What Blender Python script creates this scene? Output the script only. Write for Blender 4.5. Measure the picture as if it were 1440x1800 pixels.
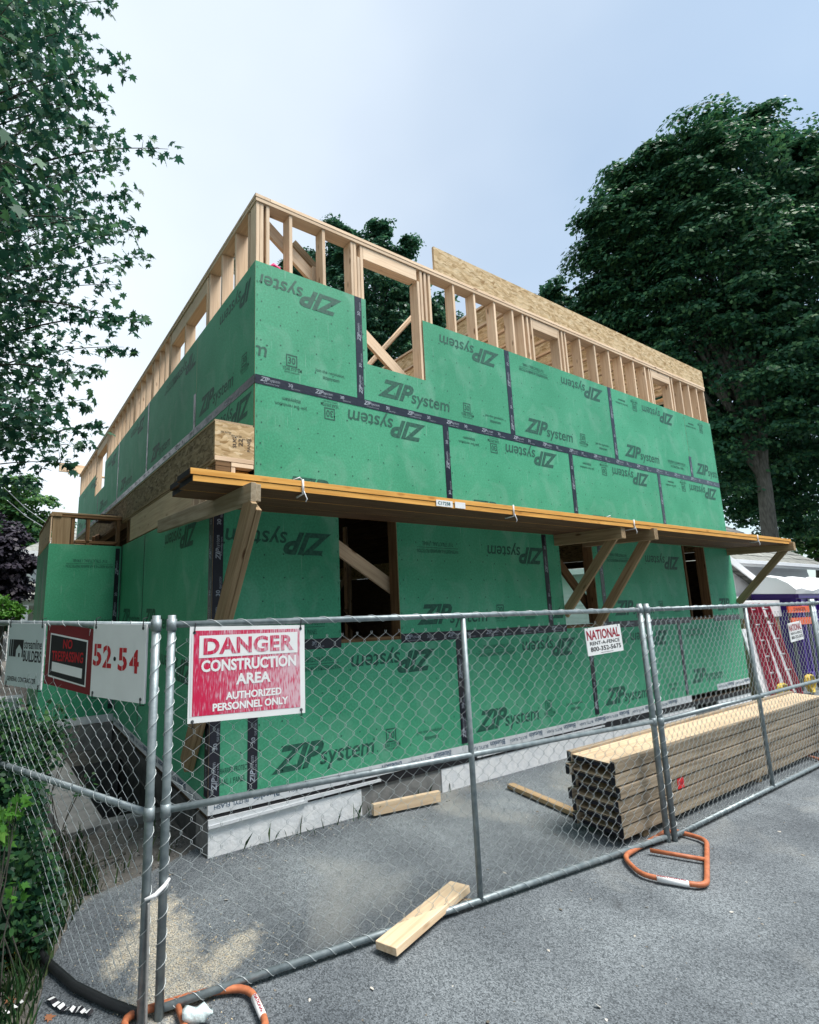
import bpy, math, random
import numpy as np
from mathutils import Vector, Matrix

for o in list(bpy.data.objects): bpy.data.objects.remove(o)
SC = bpy.context.scene
COL = SC.collection
RNG = random.Random(7)

# ------------------------------------------------------------------ camera
CAM = Vector((-1.8794, -4.1491, 1.8987))
AX = [Vector((0.851188, -0.524604, -0.01642)), Vector((0.0774417, 0.1564708, -0.984642)), Vector((0.5191164, 0.8368438, 0.1738123))]
cd = bpy.data.cameras.new('camera'); cam = bpy.data.objects.new('camera', cd); COL.objects.link(cam)
m = Matrix.Identity(4)
for i in range(3):
    m[i][0] = AX[0][i]; m[i][1] = -AX[1][i]; m[i][2] = -AX[2][i]; m[i][3] = CAM[i]
cam.matrix_world = m
cd.sensor_width = 36; cd.lens = 908.99 * 36 / 1800
cd.shift_x = (720 - 563.47) / 1800
cd.clip_start = 0.05; cd.clip_end = 2000
SC.camera = cam
# ------------------------------------------------------------------ sky, sun, exposure
SUN_EL, SUN_AZ = math.radians(64), math.radians(138)      # azimuth clockwise from +Y
W = bpy.data.worlds.new('World'); SC.world = W; W.use_nodes = True
wn, wl = W.node_tree.nodes, W.node_tree.links
bg = wn['Background']
sky = wn.new('ShaderNodeTexSky'); sky.sky_type = 'NISHITA'; sky.sun_disc = False
sky.sun_elevation = SUN_EL; sky.sun_rotation = SUN_AZ; sky.air_density = 1.0; sky.dust_density = 1.0; sky.ozone_density = .6
tc = wn.new('ShaderNodeTexCoord')
ns = wn.new('ShaderNodeTexNoise'); ns.inputs['Scale'].default_value = 1.3; ns.inputs['Detail'].default_value = 4; ns.inputs['Roughness'].default_value = .45
mp = wn.new('ShaderNodeMapping'); mp.inputs['Location'].default_value = (0.35, -.2, .1); mp.inputs['Scale'].default_value = (1, 1, 1.6)
wl.new(tc.outputs['Generated'], mp.inputs['Vector']); wl.new(mp.outputs['Vector'], ns.inputs['Vector'])
# a thin cloud sheet, thicker towards one side of the sky
dp = wn.new('ShaderNodeVectorMath'); dp.operation = 'DOT_PRODUCT'; dp.inputs[1].default_value = (-.85, .52, -.1); wl.new(tc.outputs['Generated'], dp.inputs[0])
m1 = wn.new('ShaderNodeMath'); m1.operation = 'MULTIPLY_ADD'; m1.inputs[1].default_value = .55; m1.inputs[2].default_value = .37; wl.new(dp.outputs['Value'], m1.inputs[0])
m2 = wn.new('ShaderNodeMath'); m2.operation = 'MULTIPLY_ADD'; m2.inputs[1].default_value = .75; m2.use_clamp = True; wl.new(ns.outputs['Fac'], m2.inputs[0]); wl.new(m1.outputs[0], m2.inputs[2])
mx = wn.new('ShaderNodeMix'); mx.data_type = 'RGBA'
wl.new(m2.outputs[0], mx.inputs['Factor']); tn = wn.new('ShaderNodeMix'); tn.data_type = 'RGBA'; tn.blend_type = 'MULTIPLY'; tn.inputs['Factor'].default_value = 1; tn.inputs[7].default_value = (.8, 1.0, 1.0, 1)
wl.new(sky.outputs['Color'], tn.inputs[6]); wl.new(tn.outputs[2], mx.inputs[6])
mx.inputs[7].default_value = (6.0, 6.55, 7.1, 1)           # thin high cloud, same radiance scale as the sky
wl.new(mx.outputs[2], bg.inputs['Color']); bg.inputs['Strength'].default_value = .128
sd = bpy.data.lights.new('sun', 'SUN'); sd.energy = 4.2; sd.angle = math.radians(28); sd.color = (1, .95, .88)
sun = bpy.data.objects.new('sun', sd); COL.objects.link(sun)
sdir = Vector((math.sin(SUN_AZ) * math.cos(SUN_EL), math.cos(SUN_AZ) * math.cos(SUN_EL), math.sin(SUN_EL)))
sun.rotation_euler = (-sdir).to_track_quat('-Z', 'Y').to_euler()
SC.view_settings.view_transform = 'Standard'; SC.view_settings.look = 'None'
SC.view_settings.exposure = 0.45; SC.view_settings.gamma = 1; SC.view_settings.use_curve_mapping = False
SC.render.engine = 'CYCLES'
SC.cycles.max_bounces = 4; SC.cycles.diffuse_bounces = 2; SC.cycles.glossy_bounces = 2; SC.cycles.transmission_bounces = 2; SC.cycles.transparent_max_bounces = 4

# ------------------------------------------------------------------ helpers: materials
def mat(name, col, rough=.7, metal=0., spec=.4, var=.0, vscale=8., bump=0., bscale=40., col2=None, stretch=None, rand=0., coord='Object', det=4):
    M = bpy.data.materials.new(name); M.use_nodes = True
    n, l = M.node_tree.nodes, M.node_tree.links
    b = n['Principled BSDF']; b.inputs['Roughness'].default_value = rough; b.inputs['Metallic'].default_value = metal
    b.inputs['Specular IOR Level'].default_value = spec
    c = (*col, 1); b.inputs['Base Color'].default_value = c
    t = n.new('ShaderNodeTexCoord'); v = t.outputs[coord]
    oi = n.new('ShaderNodeObjectInfo')
    if rand or stretch:
        ad = n.new('ShaderNodeVectorMath'); ad.operation = 'MULTIPLY_ADD'
        cb = n.new('ShaderNodeCombineXYZ')
        for k in range(3): l.new(oi.outputs['Random'], cb.inputs[k])
        l.new(cb.outputs[0], ad.inputs[0]); ad.inputs[1].default_value = (37, 53, 71); l.new(v, ad.inputs[2]); v = ad.outputs[0]
    if stretch:
        mp = n.new('ShaderNodeMapping'); mp.inputs['Scale'].default_value = stretch; l.new(v, mp.inputs['Vector']); v = mp.outputs['Vector']
    out = None
    if var or col2:
        ns = n.new('ShaderNodeTexNoise'); ns.inputs['Scale'].default_value = vscale; ns.inputs['Detail'].default_value = det; l.new(v, ns.inputs['Vector'])
        mr = n.new('ShaderNodeMapRange'); mr.inputs[1].default_value = .3; mr.inputs[2].default_value = .7; l.new(ns.outputs['Fac'], mr.inputs[0])
        mx = n.new('ShaderNodeMix'); mx.data_type = 'RGBA'; l.new(mr.outputs[0], mx.inputs['Factor'])
        a = tuple(x * (1 - var) for x in col) if not col2 else col
        d = tuple(min(1, x * (1 + var)) for x in col) if not col2 else col2
        mx.inputs[6].default_value = (*a, 1); mx.inputs[7].default_value = (*d, 1); out = mx.outputs[2]
    if rand:
        hs = n.new('ShaderNodeHueSaturation')
        if out is None: hs.inputs['Color'].default_value = c
        else: l.new(out, hs.inputs['Color'])
        mr2 = n.new('ShaderNodeMapRange'); mr2.inputs[3].default_value = 1 - rand; mr2.inputs[4].default_value = 1 + rand
        l.new(oi.outputs['Random'], mr2.inputs[0]); l.new(mr2.outputs[0], hs.inputs['Value']); out = hs.outputs[0]
    if out is not None: l.new(out, b.inputs['Base Color'])
    if bump:
        nb = n.new('ShaderNodeTexNoise'); nb.inputs['Scale'].default_value = bscale; nb.inputs['Detail'].default_value = 3; l.new(v, nb.inputs['Vector'])
        bp = n.new('ShaderNodeBump'); bp.inputs['Strength'].default_value = bump; bp.inputs['Distance'].default_value = .01
        l.new(nb.outputs['Fac'], bp.inputs['Height']); l.new(bp.outputs['Normal'], b.inputs['Normal'])
    return M

def lumber(name, light, dark, rand=.12, knots=.5):
    M = bpy.data.materials.new(name); M.use_nodes = True
    n, l = M.node_tree.nodes, M.node_tree.links; b = n['Principled BSDF']
    b.inputs['Roughness'].default_value = .75; b.inputs['Specular IOR Level'].default_value = .25
    t = n.new('ShaderNodeTexCoord'); oi = n.new('ShaderNodeObjectInfo')
    cb = n.new('ShaderNodeCombineXYZ')
    for k in range(3): l.new(oi.outputs['Random'], cb.inputs[k])
    ad = n.new('ShaderNodeVectorMath'); ad.operation = 'MULTIPLY_ADD'; ad.inputs[1].default_value = (31, 17, 23)
    l.new(cb.outputs[0], ad.inputs[0]); l.new(t.outputs['Object'], ad.inputs[2])
    mp = n.new('ShaderNodeMapping'); mp.inputs['Scale'].default_value = (1.2, 28, 28); l.new(ad.outputs[0], mp.inputs['Vector'])
    g = n.new('ShaderNodeTexNoise'); g.inputs['Scale'].default_value = 1.6; g.inputs['Detail'].default_value = 5; g.inputs['Distortion'].default_value = .6; l.new(mp.outputs[0], g.inputs['Vector'])
    r = n.new('ShaderNodeValToRGB'); r.color_ramp.elements[0].position = .3; r.color_ramp.elements[1].position = .62
    r.color_ramp.elements[0].color = (*dark, 1); r.color_ramp.elements[1].color = (*light, 1); l.new(g.outputs['Fac'], r.inputs['Fac'])
    mp2 = n.new('ShaderNodeMapping'); mp2.inputs['Scale'].default_value = (2.6, 9, 9); l.new(ad.outputs[0], mp2.inputs['Vector'])
    vo = n.new('ShaderNodeTexVoronoi'); vo.inputs['Scale'].default_value = 1.0; l.new(mp2.outputs[0], vo.inputs['Vector'])
    kr = n.new('ShaderNodeValToRGB'); kr.color_ramp.elements[0].position = .06; kr.color_ramp.elements[1].position = .15
    kr.color_ramp.elements[0].color = (.25 + .5 * (1 - knots), .16 + .5 * (1 - knots), .1 + .5 * (1 - knots), 1); kr.color_ramp.elements[1].color = (1, 1, 1, 1); l.new(vo.outputs['Distance'], kr.inputs['Fac'])
    mx = n.new('ShaderNodeMix'); mx.data_type = 'RGBA'; mx.blend_type = 'MULTIPLY'; mx.inputs['Factor'].default_value = 1
    l.new(r.outputs[0], mx.inputs[6]); l.new(kr.outputs[0], mx.inputs[7])
    big = n.new('ShaderNodeTexNoise'); big.inputs['Scale'].default_value = 2.2; l.new(ad.outputs[0], big.inputs['Vector'])
    sm = n.new('ShaderNodeMath'); sm.operation = 'MULTIPLY_ADD'; sm.inputs[1].default_value = .35; sm.inputs[2].default_value = -.175; l.new(big.outputs['Fac'], sm.inputs[0])
    mr = n.new('ShaderNodeMapRange'); mr.inputs[3].default_value = 1 - rand; mr.inputs[4].default_value = 1 + rand; l.new(oi.outputs['Random'], mr.inputs[0])
    sa = n.new('ShaderNodeMath'); l.new(mr.outputs[0], sa.inputs[0]); l.new(sm.outputs[0], sa.inputs[1])
    hs = n.new('ShaderNodeHueSaturation'); l.new(mx.outputs[2], hs.inputs['Color']); l.new(sa.outputs[0], hs.inputs['Value']); l.new(hs.outputs[0], b.inputs['Base Color'])
    bp = n.new('ShaderNodeBump'); bp.inputs['Strength'].default_value = .15; bp.inputs['Distance'].default_value = .003; l.new(g.outputs['Fac'], bp.inputs['Height']); l.new(bp.outputs[0], b.inputs['Normal'])
    return M

def osb_mat(name, c0, c1, c2):
    M = bpy.data.materials.new(name); M.use_nodes = True
    n, l = M.node_tree.nodes, M.node_tree.links; b = n['Principled BSDF']; b.inputs['Roughness'].default_value = .8; b.inputs['Specular IOR Level'].default_value = .2
    t = n.new('ShaderNodeTexCoord')
    ds = n.new('ShaderNodeTexNoise'); ds.inputs['Scale'].default_value = 9; l.new(t.outputs['Object'], ds.inputs['Vector'])
    va = n.new('ShaderNodeVectorMath'); va.operation = 'MULTIPLY_ADD'; va.inputs[1].default_value = (.09, .09, .09); l.new(ds.outputs['Color'], va.inputs[0]); l.new(t.outputs['Object'], va.inputs[2])
    cols = []
    mixes = None
    for k, (rot, sc) in enumerate([((.1, .7, .1), (11, 30, 46)), ((-.1, -.6, .2), (10, 30, 40))]):
        mp = n.new('ShaderNodeMapping'); mp.inputs['Rotation'].default_value = rot; mp.inputs['Scale'].default_value = sc; l.new(va.outputs[0], mp.inputs['Vector'])
        vo = n.new('ShaderNodeTexVoronoi'); vo.inputs['Scale'].default_value = 1; l.new(mp.outputs[0], vo.inputs['Vector'])
        r = n.new('ShaderNodeValToRGB'); e = r.color_ramp.elements; e[0].position = 0; e[0].color = (*c0, 1); e[1].position = 1; e[1].color = (*c2, 1)
        m2 = e.new(.45); m2.color = (*c1, 1); r.color_ramp.interpolation = 'CONSTANT' if k else 'LINEAR'
        l.new(vo.outputs['Color'], r.inputs['Fac']); cols.append(r.outputs[0])
    mx = n.new('ShaderNodeMix'); mx.data_type = 'RGBA'; mx.inputs['Factor'].default_value = .38; l.new(cols[0], mx.inputs[6]); l.new(cols[1], mx.inputs[7])
    l.new(mx.outputs[2], b.inputs['Base Color'])
    return M

MT = {}
def zip_mat():
    M = mat('zip_green', (.055, .345, .19), .62, spec=.3, col2=(.09, .43, .25), vscale=1.6, rand=.05, bump=.1, bscale=150)
    n, l = M.node_tree.nodes, M.node_tree.links; b = n['Principled BSDF']; src = b.inputs['Base Color'].links[0].from_socket
    t = n.new('ShaderNodeTexCoord')
    def ns(sc, st, p0, p1, c0, c1, det=3, dist=0.):
        mp = n.new('ShaderNodeMapping'); mp.inputs['Scale'].default_value = st; mp.inputs['Rotation'].default_value = (0, .5, 0); l.new(t.outputs['Object'], mp.inputs['Vector'])
        x = n.new('ShaderNodeTexNoise'); x.inputs['Scale'].default_value = sc; x.inputs['Detail'].default_value = det; x.inputs['Distortion'].default_value = dist; l.new(mp.outputs[0], x.inputs['Vector'])
        r = n.new('ShaderNodeValToRGB'); e = r.color_ramp.elements; e[0].position = p0; e[1].position = p1; e[0].color = (c0, c0, c0, 1); e[1].color = (c1, c1, c1, 1); l.new(x.outputs['Fac'], r.inputs['Fac']); return r.outputs[0]
    def mul(a, f):
        m = n.new('ShaderNodeMix'); m.data_type = 'RGBA'; m.blend_type = 'MULTIPLY'; m.inputs['Factor'].default_value = 1; l.new(a, m.inputs[6]); l.new(f, m.inputs[7]); return m.outputs[2]
    def over(a, f, c):
        m = n.new('ShaderNodeMix'); m.data_type = 'RGBA'; l.new(f, m.inputs['Factor']); l.new(a, m.inputs[6]); m.inputs[7].default_value = (*c, 1); return m.outputs[2]
    a = mul(src, ns(55, (1, 1, 1), .35, .65, .86, 1.12))
    a = over(a, ns(2.2, (1, 1, 1), .52, .72, 0, .34, 6, 1.2), (.27, .53, .40))        # chalky scuffs
    a = over(a, ns(5, (9, 9, .5), .66, .72, 0, .32, 2), (.34, .58, .46))               # fine scratches
    a = over(a, ns(1.1, (3.5, 3.5, .6), .6, .78, 0, .3, 5, .3), (.035, .22, .12))       # damp streaks
    l.new(a, b.inputs['Base Color']); return M
MT['zip'] = zip_mat()
MT['zprint'] = mat('zip_print', (.012, .075, .055), .6, col2=(.035, .16, .105), vscale=30)
MT['osb'] = osb_mat('osb', (.30, .18, .07), (.66, .48, .27), (.9, .75, .51))
MT['osbdk'] = osb_mat('osb_weathered', (.10, .07, .04), (.31, .23, .13), (.58, .47, .31))
MT['osbedge'] = mat('osb_edge', (.5, .37, .23), .85, var=.25, vscale=90)
MT['pine'] = lumber('pine', (.90, .69, .49), (.74, .52, .34), rand=.15, knots=.8)
MT['pineold'] = lumber('pine_weathered', (.40, .29, .17), (.25, .165, .09), knots=.8)
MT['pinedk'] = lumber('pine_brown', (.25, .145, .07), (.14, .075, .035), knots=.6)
MT['lvl'] = lumber('lvl_orange', (.86, .46, .12), (.66, .30, .06), rand=.05, knots=.1)
MT['lvlface'] = lumber('lvl_face', (.16, .09, .05), (.085, .045, .025), rand=.05, knots=.4)
MT['joist'] = lumber('joist_flange', (.44, .36, .265), (.21, .165, .115), rand=.2, knots=.35)
MT['joistweb'] = lumber('joist_web', (.74, .59, .41), (.60, .43, .27), rand=.08, knots=.1)
MT['black'] = mat('end_sealer', (.008, .008, .016), .6, var=.3)
MT['tape'] = mat('flashing_tape', (.012, .013, .026), .3, spec=.55, bump=.25, bscale=25)
MT['white'] = mat('white_print', (.33, .37, .43), .6, var=.5, vscale=25)
MT['btape'] = mat('butyl_tape', (.72, .75, .78), .45, var=.06, vscale=14, bump=.15, bscale=20)
MT['bprint'] = mat('butyl_print', (.03, .09, .17), .6)
MT['membrane'] = mat('black_membrane', (.012, .012, .016), .5, bump=.6, bscale=14)
MT['parge'] = mat('white_parge', (.74, .77, .80), .85, col2=(.9, .91, .92), vscale=9, bump=.5, bscale=30)
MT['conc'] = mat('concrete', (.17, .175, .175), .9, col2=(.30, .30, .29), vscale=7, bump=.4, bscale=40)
MT['concdk'] = mat('dark_concrete', (.05, .055, .055), .9, col2=(.12, .12, .115), vscale=6, bump=.4, bscale=30)  # darker concrete tone for the pit and left foundation
MT['steel'] = mat('galvanised_steel', (.19, .235, .255), .5, metal=.55, spec=.5, col2=(.33, .38, .40), vscale=20, bump=.08, bscale=70)
MT['steeldk'] = mat('dull_steel', (.10, .12, .13), .5, metal=.6, var=.3, vscale=30)
MT['wire'] = mat('galvanised_wire', (.55, .60, .62), .42, metal=.45)
MT['rust'] = mat('orange_paint', (.55, .19, .085), .5, col2=(.36, .11, .05), vscale=26, bump=.1)
MT['red'] = mat('sign_red', (.5, .012, .03), .5, var=.12)
MT['dkred'] = mat('dark_red_sign', (.19, .008, .016), .4, var=.1)
MT['signw'] = mat('sign_white', (.86, .88, .89), .45, var=.05, vscale=5)
MT['signg'] = mat('sign_grey', (.60, .69, .71), .45, var=.06, vscale=4)
MT['ink'] = mat('black_ink', (.012, .012, .018), .5)
MT['inkred'] = mat('red_ink', (.52, .02, .03), .55, var=.2, vscale=60)
MT['maroon'] = mat('maroon_ink', (.33, .012, .035), .5)
MT['siding'] = mat('white_siding', (.70, .72, .75), .6, var=.05, vscale=3)
MT['trim'] = mat('white_trim', (.80, .81, .83), .5)
MT['shingle'] = mat('grey_shingle', (.20, .21, .20), .9, col2=(.36, .36, .33), vscale=7, rand=.18, bump=.3, bscale=60)
MT['purple'] = mat('purple_paint', (.075, .022, .30), .4, var=.15, vscale=4)
MT['tarp'] = mat('white_tarp', (.78, .79, .80), .5, bump=.5, bscale=6)
MT['orange'] = mat('orange_plastic', (.85, .13, .04), .45, var=.1)
MT['ladder'] = mat('red_fibreglass', (.38, .010, .045), .4, var=.1)
MT['alu'] = mat('aluminium', (.62, .63, .65), .35, metal=.7)
MT['yellow'] = mat('yellow_hose', (.62, .45, .06), .5)
MT['glass'] = mat('dark_glass', (.015, .02, .025), .08, spec=.8)
MT['pink'] = mat('pink_plastic', (.85, .02, .2), .5)
MT['bark'] = mat('bark', (.06, .058, .048), .95, col2=(.14, .135, .115), vscale=7, bump=.8, bscale=18, stretch=(3, 3, .7))
MT['yleaf'] = mat('yellow_leaf', (.62, .42, .03), .6, var=.2)
MT['plastic'] = mat('clear_plastic', (.55, .66, .68), .15, spec=.8, bump=.8, bscale=30)
MT['blackplastic'] = mat('black_rubber', (.018, .02, .022), .45, var=.3, bump=.2)

def leafmat(name, c0, c1, c2, trans=.25, rough=.45):
    M = bpy.data.materials.new(name); M.use_nodes = True
    n, l = M.node_tree.nodes, M.node_tree.links; b = n['Principled BSDF']; b.inputs['Roughness'].default_value = rough; b.inputs['Specular IOR Level'].default_value = .2
    g = n.new('ShaderNodeNewGeometry'); r = n.new('ShaderNodeValToRGB'); e = r.color_ramp.elements
    e[0].color = (*c0, 1); e[1].color = (*c2, 1); x = e.new(.55); x.color = (*c1, 1)
    l.new(g.outputs['Random Per Island'], r.inputs['Fac']); l.new(r.outputs[0], b.inputs['Base Color'])
    tr = n.new('ShaderNodeBsdfTranslucent'); ms = n.new('ShaderNodeMixShader'); ms.inputs[0].default_value = trans
    hs = n.new('ShaderNodeHueSaturation'); hs.inputs['Value'].default_value = 1.5; l.new(r.outputs[0], hs.inputs['Color']); l.new(hs.outputs[0], tr.inputs['Color'])
    l.new(b.outputs[0], ms.inputs[1]); l.new(tr.outputs[0], ms.inputs[2]); l.new(ms.outputs[0], n['Material Output'].inputs['Surface'])
    return M
MT['leafnear'] = leafmat('maple_leaf_near', (.018, .075, .055), (.034, .12, .075), (.085, .2, .08), .22)
MT['leaffar'] = leafmat('maple_leaf_far', (.02, .075, .045), (.036, .12, .06), (.09, .2, .075), .25)
MT['leafmid'] = leafmat('tree_leaf', (.018, .075, .05), (.036, .12, .07), (.085, .2, .09), .25)
MT['leafbright'] = leafmat('bright_leaf', (.02, .075, .035), (.05, .14, .045), (.12, .24, .05), .25)
MT['leafplum'] = leafmat('plum_leaf', (.02, .018, .03), (.035, .03, .045), (.07, .06, .08), .1)
MT['leafbush'] = leafmat('bush_leaf', (.010, .042, .026), (.02, .072, .034), (.055, .14, .04), .2)
MT['leaflime'] = leafmat('lime_leaf', (.045, .15, .025), (.08, .23, .035), (.14, .32, .05), .3)
MT['grass'] = leafmat('grass_blade', (.02, .07, .025), (.04, .11, .04), (.12, .16, .07), .15, .7)
MT['chips'] = leafmat('chips', (.10, .09, .075), (.30, .27, .22), (.62, .60, .56), 0, .9)
MT['stone'] = leafmat('stones', (.07, .072, .07), (.17, .17, .165), (.38, .38, .37), 0, .9)

def ground_mat():
    M = bpy.data.materials.new('asphalt'); M.use_nodes = True
    n, l = M.node_tree.nodes, M.node_tree.links; b = n['Principled BSDF']; b.inputs['Roughness'].default_value = .85; b.inputs['Specular IOR Level'].default_value = .35
    t = n.new('ShaderNodeTexCoord'); v = t.outputs['Object']
    def noise(s, d=2, dist=0):
        x = n.new('ShaderNodeTexNoise'); x.inputs['Scale'].default_value = s; x.inputs['Detail'].default_value = d; x.inputs['Distortion'].default_value = dist; l.new(v, x.inputs['Vector']); return x.outputs['Fac']
    def ramp(inp, p0, p1, c0, c1):
        r = n.new('ShaderNodeValToRGB'); e = r.color_ramp.elements; e[0].position = p0; e[1].position = p1; e[0].color = (*c0, 1); e[1].color = (*c1, 1); l.new(inp, r.inputs['Fac']); return r.outputs[0]
    def mix(f, a, c, bt='MIX'):
        x = n.new('ShaderNodeMix'); x.data_type = 'RGBA'; x.blend_type = bt
        if isinstance(f, float): x.inputs['Factor'].default_value = f
        else: l.new(f, x.inputs['Factor'])
        for k, q in ((6, a), (7, c)):
            if isinstance(q, tuple): x.inputs[k].default_value = (*q, 1)
            else: l.new(q, x.inputs[k])
        return x.outputs[2]
    vo = n.new('ShaderNodeTexVoronoi'); vo.inputs['Scale'].default_value = 150; l.new(v, vo.inputs['Vector'])
    agg = ramp(vo.outputs['Color'], .15, .85, (.06, .072, .082), (.235, .265, .29))
    fine = ramp(noise(330, 1), .35, .65, (.6, .6, .6), (1.35, 1.35, 1.35))
    base = mix(1., agg, fine, 'MULTIPLY')
    blotch = ramp(noise(1.1, 5, .4), .3, .7, (.55, .56, .58), (1.2, 1.19, 1.17))
    base = mix(1., base, blotch, 'MULTIPLY')
    dust = ramp(noise(.75, 6, .8), .55, .74, (0, 0, 0), (.5, .5, .5))
    base = mix(dust, base, (.36, .36, .33))
    stain = ramp(noise(2.3, 3, .2), .24, .31, (.7, .7, .7), (0, 0, 0))
    base = mix(stain, base, (.05, .055, .06))
    # sawdust spilt beside the fence corner
    def dist(cx, cy, rx, ry, rot):
        mp = n.new('ShaderNodeMapping'); mp.vector_type = 'TEXTURE'; mp.inputs['Location'].default_value = (cx, cy, 0); mp.inputs['Rotation'].default_value = (0, 0, rot); mp.inputs['Scale'].default_value = (rx, ry, 1)
        l.new(v, mp.inputs['Vector']); ln = n.new('ShaderNodeVectorMath'); ln.operation = 'LENGTH'; l.new(mp.outputs[0], ln.inputs[0]); return ln.outputs['Value']
    prev = None
    for a in ((-.93, -.88, .2, .62, -.15), (-.86, -.45, .17, .14, .4), (-1.12, -.78, .09, .24, -.7), (-.66, -1.12, .3, .12, .5), (-.98, -1.25, .25, .2, 0)):
        d = dist(*a)
        if prev is None: prev = d
        else:
            mn = n.new('ShaderNodeMath'); mn.operation = 'MINIMUM'; l.new(prev, mn.inputs[0]); l.new(d, mn.inputs[1]); prev = mn.outputs[0]
    ma = n.new('ShaderNodeMath'); ma.operation = 'MULTIPLY_ADD'; ma.inputs[1].default_value = 1.6; l.new(noise(16, 8, .5), ma.inputs[0]); l.new(prev, ma.inputs[2])
    dv = n.new('ShaderNodeMath'); dv.operation = 'MULTIPLY'; dv.inputs[1].default_value = .4; l.new(ma.outputs[0], dv.inputs[0])
    saw = ramp(dv.outputs[0], .5, .76, (1, 1, 1), (0, 0, 0))
    spk = ramp(noise(120, 2), .4, .56, (.12, .12, .12), (1, 1, 1))
    sawf = mix(1., mix(1., saw, spk, 'MULTIPLY'), (.78, .78, .78), 'MULTIPLY')
    sawc = ramp(noise(60, 2), .3, .7, (.46, .40, .29), (.72, .67, .55))
    base = mix(sawf, base, sawc)
    l.new(base, b.inputs['Base Color'])
    bp = n.new('ShaderNodeBump'); bp.inputs['Strength'].default_value = .4; bp.inputs['Distance'].default_value = .005
    l.new(vo.outputs['Distance'], bp.inputs['Height']); l.new(bp.outputs[0], b.inputs['Normal'])
    return M
MT['asphalt'] = ground_mat()
MT['soil'] = mat('soil', (.085, .08, .07), .95, col2=(.19, .18, .165), vscale=6, bump=.9, bscale=35, coord='Object')
MT['lawn'] = mat('lawn_ground', (.03, .06, .025), .95, col2=(.07, .1, .04), vscale=3, bump=.6, bscale=60)

def worn_red():
    M = bpy.data.materials.new('worn_red_print'); M.use_nodes = True
    n, l = M.node_tree.nodes, M.node_tree.links; b = n['Principled BSDF']; b.inputs['Roughness'].default_value = .5
    t = n.new('ShaderNodeTexCoord')
    mp = n.new('ShaderNodeMapping'); mp.inputs['Scale'].default_value = (1, 1, .16); l.new(t.outputs['Object'], mp.inputs['Vector'])
    a = n.new('ShaderNodeTexNoise'); a.inputs['Scale'].default_value = 130; a.inputs['Detail'].default_value = 2; l.new(mp.outputs[0], a.inputs['Vector'])
    c = n.new('ShaderNodeTexNoise'); c.inputs['Scale'].default_value = 6.5; c.inputs['Detail'].default_value = 4; c.inputs['Distortion'].default_value = .6; l.new(t.outputs['Object'], c.inputs['Vector'])
    sx = n.new('ShaderNodeSeparateXYZ'); l.new(t.outputs['Object'], sx.inputs[0])
    gx = n.new('ShaderNodeMapRange'); gx.inputs[1].default_value = -.3; gx.inputs[2].default_value = .33; gx.inputs[3].default_value = -.13; gx.inputs[4].default_value = .13; l.new(sx.outputs[0], gx.inputs[0])
    s1 = n.new('ShaderNodeMath'); s1.operation = 'MULTIPLY_ADD'; s1.inputs[1].default_value = 1.1; l.new(a.outputs['Fac'], s1.inputs[0])
    hf = n.new('ShaderNodeMath'); hf.operation = 'MULTIPLY'; hf.inputs[1].default_value = .55; l.new(c.outputs['Fac'], hf.inputs[0]); l.new(hf.outputs[0], s1.inputs[2])
    s2 = n.new('ShaderNodeMath'); l.new(s1.outputs[0], s2.inputs[0]); l.new(gx.outputs[0], s2.inputs[1])
    r = n.new('ShaderNodeValToRGB'); e = r.color_ramp.elements; e[0].position = .66; e[0].color = (.62, .012, .075, 1); e[1].position = 1.0; e[1].color = (.70, .46, .53, 1)
    x = e.new(.80); x.color = (.60, .09, .17, 1)
    l.new(s2.outputs[0], r.inputs['Fac']); l.new(r.outputs[0], b.inputs['Base Color'])
    return M
MT['wornred'] = worn_red()

# ------------------------------------------------------------------ helpers: objects
def pt(u, v, d):                                     # a point at distance d (m) along the line of sight, used when surveying the photo
    r = AX[0] * ((u - 563.47) / 908.99) + AX[1] * ((v - 899.94) / 908.99) + AX[2]
    return CAM + r * d

def link(name, mesh, parent=None, M=None, kind=None):
    o = bpy.data.objects.new(name, mesh); COL.objects.link(o)
    M = M if M is not None else Matrix.Identity(4)
    if parent is not None:
        o.parent = parent; M = wm(parent).inverted() @ M
    o.matrix_basis = M
    if kind: o['kind'] = kind
    return o
def wm(o):
    M = o.matrix_basis.copy(); p = o.parent
    while p is not None: M = p.matrix_basis @ M; p = p.parent
    return M
def tag(o, label, cat, group=None):
    o['label'] = label; o['category'] = cat
    if group: o['group'] = group
    return o
def thing(name, loc, label, cat, group=None):
    o = bpy.data.objects.new(name, None); COL.objects.link(o); o.empty_display_size = .1
    o.matrix_basis = Matrix.Translation(loc)
    return tag(o, label, cat, group)
def mesh(name, V, F, mats, midx=None, smooth=False):
    me = bpy.data.meshes.new(name); me.from_pydata([tuple(v) for v in V], [], F)
    for x in (mats if isinstance(mats, (list, tuple)) else [mats]): me.materials.append(x)
    if midx: me.polygons.foreach_set('material_index', midx)
    if smooth: me.polygons.foreach_set('use_smooth', [True] * len(me.polygons))
    me.update(); return me
_bc = {}
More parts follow.
